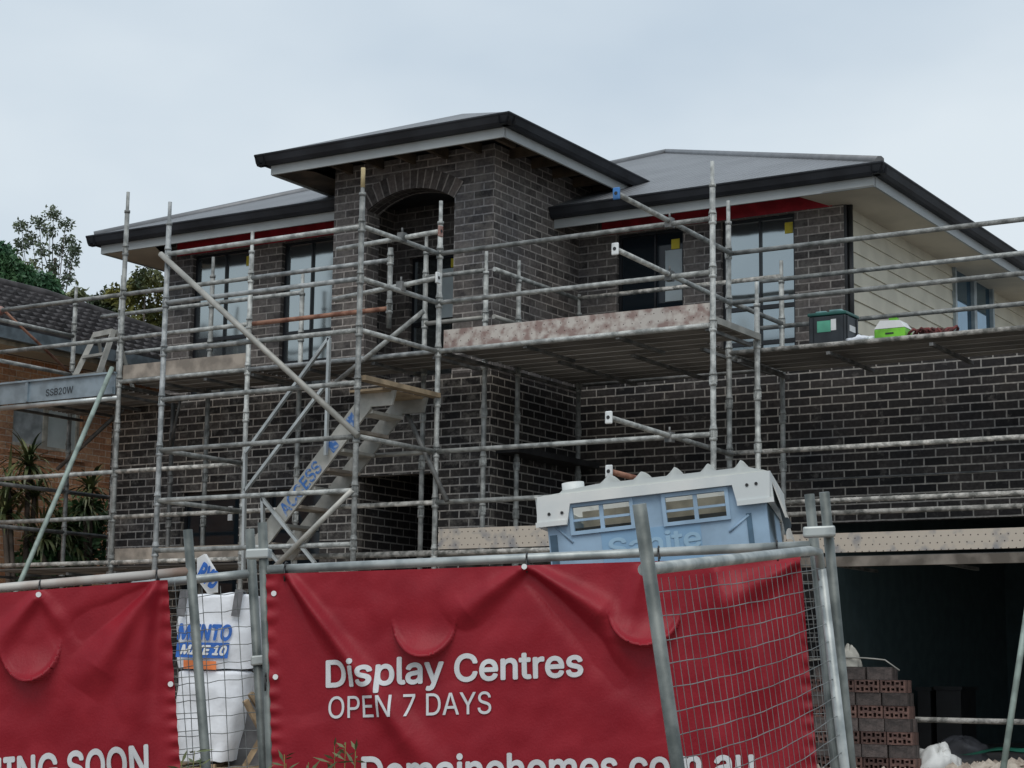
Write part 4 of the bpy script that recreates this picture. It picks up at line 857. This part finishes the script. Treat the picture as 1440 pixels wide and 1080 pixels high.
Cb, Cd = banner('banner', 'wide red banner reading Display Centres open 7 days on the middle fence panel', Cp, (377, 808), (1126, 783), (386, 1080), (1150, 1080), cfolds, ((598, 868, .142, .17, .1), (908, 858, .15, .15, .12)), 3)
ban_text(Cb, Cp, Cd, 'Display Centres', (462, 966), (821, 950), 36, .02); ban_text(Cb, Cp, Cd, 'OPEN 7 DAYS', (465, 1010), (693, 1003), 30, .004); ban_text(Cb, Cp, Cd, 'Domainehomes.com.au', (513, 1106), (1060, 1094), 41, .02)
for x, y in ((403, 799), (742, 786), (927, 777), (1093, 769)): tie(Cb, Cp, x, y)
tie(Cb, Cp, 376, 952); eyelet(Cb, Cp, Cd, 388, 835); eyelet(Cb, Cp, Cd, 391, 952); eyelet(Cb, Cp, Cd, 741, 798)
afolds = [((224, 820), (130, 960), .02, .08, .026), ((224, 820), (165, 1080), .02, .1, .02), ((224, 822), (90, 900), .02, .07, -.016), ((60, 836), (-20, 930), .02, .07, .018), ((60, 836), (110, 905), .02, .05, .01), ((226, 825), (215, 1000), .02, .05, -.01)]
Ab, Ad = banner('banner', 'red banner reading Coming Soon on the fence panel at far left', Ap, (-300, 858), (238, 816), (-290, 1080), (256, 1080), afolds, ((46, 900, .135, .18, .1), (-200, 920, .135, .18, .06)), 11)
ban_text(Ab, Ap, Ad, 'COMING SOON', (-87, 1117), (211, 1090), 42, .022)
for x, y in ((58, 824), (222, 808)): tie(Ab, Ap, x, y)
for x, y in ((60, 837), (243, 962)): eyelet(Ab, Ap, Ad, x, y)

# ================================================================== BULK BAG, PALLET, STICKERED SHEET behind the fence
bc = ray(300, 940)*15.6; bx, by = bc.x, bc.y; bu = Vector((FW.y, -FW.x, 0)).normalized(); bv = Vector((-bu.y, bu.x, 0)); BZ = gz(by)
Z = lambda y: (ray(300, y)*15.6).z
zt_, zm, zb_ = Z(836), Z(940), Z(1070)
hwid = (ray(354, 900)*15.6-ray(243, 900)*15.6).length/2
def bag(name, lab, z0, z1, hw_, seed, taper=0, m=white_bag):
    o = thing(name, lab, 'bag', (bx, by+.3, z0)); mb = MB(); c = Vector((bx, by, 0))+bv*.4
    def fn(u, v):
        a = u*2*math.pi; ca, sa = math.cos(a), math.sin(a); e = 4.0; r = 1/((abs(ca)**e+abs(sa)**e)**(1/e)); bul = 1+.06*math.sin(math.pi*min(1, v))
        if v < .86: k = bul; z = z0+(z1-z0)*v/.86
        else: k = bul*(1-(v-.86)/.14*.99); z = z1+.02*math.sin((v-.86)/.14*3)
        w_ = 1+.05*noise.noise(Vector((ca*2+seed, sa*2, v*5)))
        x = hw_*r*ca*k*w_; 
        if taper: x = x*(1-taper*(1-v)*(1 if ca > 0 else .1))
        return c+bu*x+bv*(.4*r*sa*k*w_)+Vector((0, 0, z+.02*noise.noise(Vector((a*2, v*3, seed)))))
    mb.grid(fn, 64, 40); mb.build('sack', m, o, weld=True); return o, c
lowbag, cc = bag('bulk_bag', 'sagging lower white bulk bag under the printed one behind the fence', zb_, zm-.02, hwid*.97, 5, taper=.5)
upbag, cc = bag('bulk_bag', 'white bulk bag with blue and orange print behind the narrow fence panel', zm, zt_, hwid, 1)
front = lambda x, z, d=.0: Vector((bx, by, 0))+bv*(-.035-d)+bu*x+Vector((0, 0, z))
def bx_(px, py):
    n = bv; p0 = front(0, 0); d = ray(px, py); p = d*(p0.dot(n)/d.dot(n)); q = p-Vector((bx, by, 0)); return q.dot(bu), p.z
def bquad(pxs, m, d): mb = MB(); mb.face([front(*bx_(*p), d) for p in pxs]); return mb
def btext(body, p0, p1, cap, m, d, bold=.04, nm='print'):
    a, b, c = bx_(*p0), bx_(*p1), bx_(p0[0]+4, p0[1]-cap); tb = MB()
    add_text(tb, body, lambda s, t: front(a[0]+(b[0]-a[0])*s+(c[0]-a[0])*t, a[1]+(b[1]-a[1])*s+(c[1]-a[1])*t, d), bold, None, -bv); tb.build(nm, m, upbag)
btext('MENTO', (250, 898), (323, 900), 20, blue_print, .004); bquad([(247, 924), (320, 926), (323, 904), (249, 903)], 0, .003).build('print', blue_print, upbag); btext('MIXE 10', (254, 919), (316, 921), 12, white_m, .006)
bquad([(258, 940), (304, 942), (304, 930), (258, 928)], 0, .003).build('print', orange_print, upbag)
webm = mat('grey_webbing', (.16, .16, .17), .8)
for px in (254, 331):
    mb = MB()
    a = front(*bx_(px, 867), .01); b = front(*bx_(px+6, 833), .02)+Vector((0, 0, .02)); c = b+bv*.2+Vector((0, 0, -.02)); mb.bar(a, b, .07, .004, bv); mb.bar(b, c, .07, .004); mb.build('lifting_strap', webm, upbag)
pal = thing('pallet', 'worn timber pallet under the white bulk bags', 'pallet', (bx, by+.4, BZ)); timber = mat('pallet_timber', (.28, .2, .12), .85, var=.35, scale=9)
mb = MB()
for i in range(5): mb.obox(Vector((bx, by, zb_-.06))+bv*(.02+i*.19), bu*.55, bv*.05, Vector((0, 0, .012)))
mb.build('deck_boards', timber, pal); mb = MB()
hgt = max(.06, (zb_-.075-BZ)/2)
for t in (-.48, 0, .48): mb.obox(Vector((bx, by, BZ+hgt))+bv*.4+bu*t, bu*.05, bv*.45, Vector((0, 0, hgt)))
mb.build('bearer', timber, pal)
mb = MB(); q = [ray(x, y)*15.1 for x, y in ((277, 785), (287, 779), (303, 806), (303, 833), (292, 835), (277, 815))]; mb.prism(q, (.01, .02, 0))
sg = tag(mb.build('plastic_wrap', white_m), 'scrap of white wrap with blue letters above the bulk bag', 'plastic wrap')
tb = MB(); a, b = ray(277, 811)*15.07, ray(300, 828)*15.07; up_ = (ray(289, 787)*15.07-ray(277, 811)*15.07)
add_text(tb, 'RYD', lambda s, t: a+(b-a)*s+up_*(t*.8), .05, None, -FW); tb.build('print', blue_print, sg)
# timber offcuts and grey sheet right of the bags
oc = thing('timber_offcuts', 'leaning timber offcuts and grey sheet right of the bulk bags', 'timber', ray(345, 1075)*15.3)
q = [ray(x, y)*15.9 for x, y in ((318, 1085), (352, 985), (372, 985), (372, 1085))]; MB().prism(q, bv*.02).build('sheet', mat('grey_sheet', (.16, .16, .165), .8), oc)
for p0, p1 in (((345, 985), (372, 1035)), ((344, 1078), (366, 1040)), ((352, 975), (374, 1010))): MB().bar(ray(*p0)*15.35, ray(*p1)*15.4, .045, .045).build('batten', timber, oc)

# ================================================================== STACK OF BRICKS by the garage
def brick_mesh(name, holes, m):
    b = MB(); L_, H_, D_ = .23, .11, .076
    if holes:
        # face with two rows of five core holes: rectangles between holes, recessed dark cores
        hs = []
        for i in range(5):
            for r_ in range(2):
                w_, h_ = (.026, .036) if (i+r_) % 2 else (.03, .02); cx_, cz_ = (i-2)*.042, (-.026 if r_ == 0 else .026); hs.append((cx_-w_/2, cx_+w_/2, cz_-h_/2, cz_+h_/2))
        X = sorted({-L_/2, L_/2, *[h[0] for h in hs], *[h[1] for h in hs]}); Zz = sorted({-H_/2, H_/2, *[h[2] for h in hs], *[h[3] for h in hs]})
        for i in range(len(X)-1):
            for k in range(len(Zz)-1):
                c, d = (X[i]+X[i+1])/2, (Zz[k]+Zz[k+1])/2
                dp = .05 if any(h[0] < c < h[1] and h[2] < d < h[3] for h in hs) else 0
                b.face([(X[i], dp, Zz[k]), (X[i+1], dp, Zz[k]), (X[i+1], dp, Zz[k+1]), (X[i], dp, Zz[k+1])])
        for h in hs:
            for (x0_, z0_, x1_, z1_) in ((h[0], h[2], h[0], h[3]), (h[1], h[2], h[1], h[3]), (h[0], h[2], h[1], h[2]), (h[0], h[3], h[1], h[3])): b.face([(x0_, 0, z0_), (x1_, 0, z1_), (x1_, .05, z1_), (x0_, .05, z0_)])
        e = L_/2; g = H_/2
        for f_ in (((-e, 0, -g), (-e, D_, -g), (-e, D_, g), (-e, 0, g)), ((e, 0, -g), (e, 0, g), (e, D_, g), (e, D_, -g)), ((-e, 0, g), (e, 0, g), (e, D_, g), (-e, D_, g)), ((-e, 0, -g), (-e, D_, -g), (e, D_, -g), (e, 0, -g)), ((-e, D_, -g), (-e, D_, g), (e, D_, g), (e, D_, -g))): b.face(f_)
    else: b.box((-L_/2, 0, -H_/2), (L_/2, D_, H_/2))
    o = b.build(name, m, bevel=0); me = o.data; bpy.data.objects.remove(o)
    for v in me.vertices: v.co.z -= CZ
    return me
bm_h = brick_mesh('cored_brick', True, stack_red); bm_p = brick_mesh('plain_brick', False, stack_plain)
SX1, SZ0 = -5.72, gz(16)+.02; top_row = 7
for r_ in range(8):
    for i in range(4 if r_ < 7 else 3):
        for dep in range(2):
            holes = r_ % 2 == 0
            holes = (r_ % 2 == 0)
            o = bpy.data.objects.new('brick', bm_h if holes else bm_p); COL.objects.link(o)
            o.location = (SX1-.12-i*.243-(r_*.012)-(.12 if r_ == 7 else 0)+random.uniform(-.006, .006), 15.98+dep*.08+random.uniform(-.006, .006), SZ0+.055+r_*.1125+CZ); o.rotation_euler = (0, 0, random.uniform(-.02, .02))
            tag(o, ('reddish cored brick with its holes facing out in the stack by the garage' if holes else 'plain grey brown brick with a solid face in the stack by the garage'), 'brick', 'bricks stacked by the garage')
tag(MB().box((SX1-1.15, 15.96, gz(16)-.03), (SX1+.02, 16.3, gz(16)+.018)).build('pallet_sheet', timber), 'thin timber base under the brick stack', 'pallet')
p0 = Vector((SX1-1.0, 16.0, SZ0+.93)); mb = MB(); mb.path([p0+Vector((t*.09, .02*math.sin(t), .02+.03*math.sin(t*.35))) for t in range(9)]+[p0+Vector((.86, 0, -.06))], .007, 6)
tag(mb.build('packing_strap', alu_dull), 'loose pale packing strap curling over the top of the brick stack', 'strap')
lump('plaster_block', 'broken pale block lying on top of the brick stack behind the fence posts', 'block', (SX1-.62, 16.04, SZ0+.9), .1, .05, .17, mat('pale_block', (.38, .37, .33), .9), 4, rough=.3)
wb = onY(1318, 1068, 16.2); lump('plastic_sack', 'crumpled white plastic sack on the ground right of the brick stack', 'sack', (wb.x, 16.25, gz(16.2)-.02), .22, .14, .24, mat('white_sack', (.6, .61, .6), .5, var=.1), 9, rough=.55)
# clutter on the garage floor
def lowsheet(name, lab, m, x0, x1, y0, y1, z, amp, seed):
    mb = MB(); mb.grid(lambda u, v: (x0+(x1-x0)*u, y0+(y1-y0)*v, z+amp*(1+noise.noise(Vector((u*5+seed, v*4, 0))))*min(1, 6*u, 6*(1-u))), 40, 14); return tag(mb.build(name, m), lab, 'sheet')
lowsheet('tarpaulin', 'dark green tarpaulin crumpled along the garage threshold', mat('green_tarp', (.02, .13, .09), .45, var=.3, scale=6), -5.75, -3.6, 16.9, 17.75, GZ+.13, .06, 1)
lump('cable_drum_cover', 'dark rounded bundle on the threshold just inside the garage opening', 'bundle', (-6.0, 18.1, GZ+.06), .28, .2, .2, mat('grey_bundle', (.1, .1, .11), .6), 6)
ca, cb_, cc_, cdd = onY(1290, 966, 20), onY(1309, 1012, 20), onY(1316, 965, 20), onY(1352, 1012, 20)
for lab, a, b in (('tall narrow dark crate standing inside the garage', (ca.x, 20.0, GZ+.06), (cb_.x, 20.25, ca.z)), ('wide dark crate standing inside the garage', (cc_.x, 20.0, GZ+.06), (cdd.x, 20.5, cc_.z))):
    t = thing('crate', lab, 'crate', ((a[0]+b[0])/2, a[1], a[2])); MB().box(a, (b[0], b[1], b[2]-.04)).build('body', blk, t); MB().box((a[0]-.02, a[1]-.02, b[2]-.038), (b[0]+.02, b[1]+.02, b[2])).build('lid', blk, t)

# ================================================================== TREES AND PLANTS
def leafmass(mb, blobs, size, aspect=2.2, droop=.2):
    for (c, r, n) in blobs:
        c = Vector(c); rr = Vector(r) if hasattr(r, '__len__') else Vector((r, r, r))
        for _ in range(n):
            d = Vector((random.gauss(0, 1), random.gauss(0, 1), random.gauss(0, 1))).normalized()*random.random()**.45
            p = c+Vector((d.x*rr.x, d.y*rr.y, d.z*rr.z)); a = Vector((random.gauss(0, 1), random.gauss(0, 1), random.gauss(0, 1)-droop*2)).normalized(); b = a.orthogonal().normalized(); b.rotate(Matrix.Rotation(random.random()*6.28, 3, a))
            s = size*random.uniform(.6, 1.4); mb.face([p, p+a*s*.5+b*s/aspect*.5, p+a*s, p+a*s*.5-b*s/aspect*.5])
def tree(name, lab, px, depth, hpx_top, blobs_px, size, m, group, n=140, dens=1.0, trunk_r=.2):
    """blobs_px: (x, y, radius in pixels) seen from the street, converted to metres at that depth"""
    k = depth/FPX; base = ray(px, 700)*depth; base = Vector((base.x, base.y, gz(base.y))); t = thing(name, lab, 'tree', base, group)
    bl = []; lim = MB(); cs = []
    for (x, y, r) in blobs_px:
        c = ray(x, y)*(depth+random.uniform(-1, 1)*r*k); bl.append((c, (r*k, r*k, r*k*.85), int(n*dens))); cs.append(c)
    hi = max(c.z for c in cs); lo = min(c.z for c in cs); tp = Vector((base.x, base.y, lo+(hi-lo)*.5))
    lim.path([base, base.lerp(tp, .5)+Vector((.15, .1, 0)), tp], [trunk_r, trunk_r*.75, trunk_r*.35], 8)
    for c in cs:
        s = base.lerp(tp, random.uniform(.6, .98)); lim.path([s, s.lerp(c, .5)+Vector((0, 0, -.2)), c], [trunk_r*.22, trunk_r*.14, trunk_r*.05], 5)
    lim.build('trunk', bark, t); mb = MB(); leafmass(mb, bl, size); mb.build('crown', m, t); return t
gum = [(75, 300, 13), (55, 312, 12), (92, 315, 12), (30, 318, 11), (98, 338, 12), (70, 325, 12), (45, 335, 11), (30, 345, 12), (85, 350, 13), (60, 352, 12), (20, 360, 12), (100, 368, 12), (75, 375, 12), (45, 372, 12), (95, 390, 11), (60, 395, 14), (30, 390, 14), (105, 352, 8), (12, 378, 10), (80, 405, 12)]
tree('gum_tree', 'tall sparse grey green gum tree rising over the neighbour roof', 60, 52, 0, gum, .12, leaf_gum, 'trees behind the houses', 130, trunk_r=.13)
den = [(10, 410, 34), (50, 415, 30), (85, 432, 24), (-30, 385, 40), (-4, 360, 24), (30, 392, 26), (62, 402, 22), (100, 436, 14), (-60, 430, 50), (12, 375, 18)]
tree('dense_tree', 'dense dark green tree behind the tiled roof at far left', 20, 44, 0, den, .13, leaf_dk, 'trees behind the houses', 2200, trunk_r=.3)
oli = [(205, 395, 24), (185, 415, 24), (215, 440, 26), (160, 420, 22), (140, 430, 18), (175, 450, 24), (130, 450, 18), (225, 470, 28), (195, 480, 26), (240, 410, 24), (150, 470, 20), (235, 500, 30), (260, 440, 30), (115, 455, 10)]
tree('broad_tree', 'olive green broadleaf tree between the tiled roof and the brick house', 190, 36, 0, oli, .1, leaf_yel, 'trees behind the houses', 800, trunk_r=.25)
tree('thin_tree', 'small thin tree just right of the dense dark green tree', 112, 40, 0, [(108, 408, 9), (118, 418, 10), (104, 420, 9), (112, 430, 12)], .17, leaf_gum, 'trees behind the houses', 60, trunk_r=.1)
def cordyline(lab, base, heads, L_, n, m=leaf_strap):
    base = Vector(base); t = thing('cordyline', lab, 'plant', base, 'cordylines beside the neighbour wall'); tr_ = MB(); lv = MB()
    for hd in heads:
        hd = Vector(hd); tr_.path([base, base.lerp(hd, .5)+Vector((.05, 0, 0)), hd], [.05, .04, .03], 7)
        for _ in range(n):
            a = random.random()*6.28; el = random.uniform(-.3, 1.4); d = Vector((math.cos(a)*math.cos(el), math.sin(a)*math.cos(el), math.sin(el))); sdv = d.cross(Vector((0, 0, 1))).normalized(); l = L_*random.uniform(.6, 1.1); w_ = .022; prev = None; p = hd.copy(); dr = d.copy()
            for i in range(7):
                ww = w_*(1-(i/6)**2)+.002; cur = (p-sdv*ww, p+sdv*ww)
                if prev: lv.face([prev[0], prev[1], cur[1], cur[0]], smooth=True)
                prev = cur; p = p+dr*(l/6); dr = (dr+Vector((0, 0, -.28))).normalized()
    tr_.build('trunk', bark, t); lv.build('leaves', m, t)
NP = lambda x, y, X=-17.2: onX(x, y, X)
q = NP(40, 655); b0 = (q.x, q.y, gz(q.y)); cordyline('tall cordyline with several heads at the left edge before the orange wall', b0, [NP(40, 655), NP(12, 690), NP(48, 700), NP(5, 725)], .62, 60)
q = NP(128, 690, -16.9); cordyline('slender cordyline nearest the dark brick corner', (q.x, q.y, gz(q.y)), [NP(128, 690, -16.9), NP(120, 720, -16.9)], .5, 50)
q = NP(85, 745, -17); cordyline('low bushy cordyline between the two taller ones', (q.x, q.y, gz(q.y)), [NP(85, 745, -17), NP(60, 760, -17), NP(105, 770, -17)], .5, 60)
bush = thing('shrub', 'dark green shrub under the cordylines by the orange brick wall', 'shrub', (NP(115, 760).x, NP(115, 760).y, gz(17)))
mb = MB(); leafmass(mb, [(NP(115, 740), .4, 900), (NP(100, 770), .45, 900), (NP(60, 790), .4, 600)], .12); mb.build('foliage', leaf_dk, bush); mb = MB(); mb.path([(bush.location.x, bush.location.y, gz(17)-.02), NP(110, 760)], .03, 6); mb.build('stem', bark, bush)
def weed(lab, px, ytop, depth, n):
    p = ray(px, ytop)*depth; b = Vector((p.x, p.y, gz(p.y)-.02)); t = thing('weed', lab, 'plant', b, 'weeds in front of the banner'); st = MB(); lv = MB()
    for i in range(n):
        tip = p+Vector((random.uniform(-.1, .1), random.uniform(-.05, .05), random.uniform(-.12, .02))); bx0 = b+Vector((tip.x-p.x, tip.y-p.y, 0))*.4; cv = Vector((random.uniform(-.03, .03), 0, 0)); st.path([bx0.lerp(tip, q/6)+cv*math.sin(q/6*3.14) for q in range(7)], [.006-.0007*q for q in range(7)], 5)
        for k in range(16):
            s = bx0.lerp(tip, random.uniform(.8, 1)); a = Vector((random.gauss(0, 1), random.gauss(0, 1), random.uniform(-.2, 1))).normalized(); o_ = a.orthogonal().normalized(); l = random.uniform(.04, .09); lv.face([s, s+a*l*.5+o_*.007, s+a*l, s+a*l*.5-o_*.007])
    st.build('stem', leaf_yel, t); lv.build('leaves', mat('weed_leaf', (.05, .08, .03), .6, c2=(.14, .16, .07), scale=6), t)
weed('leafy weed at the foot of the post left of the wide red banner', 392, 1062, 7.9, 4); weed('weed with a dry round seed head in front of the wide red banner', 437, 1058, 7.8, 2); weed('tallest spiky weed in front of the wide red banner', 486, 1044, 7.8, 4); weed('weed beside the leaning post before the bulk bag', 268, 1062, 8.0, 3)
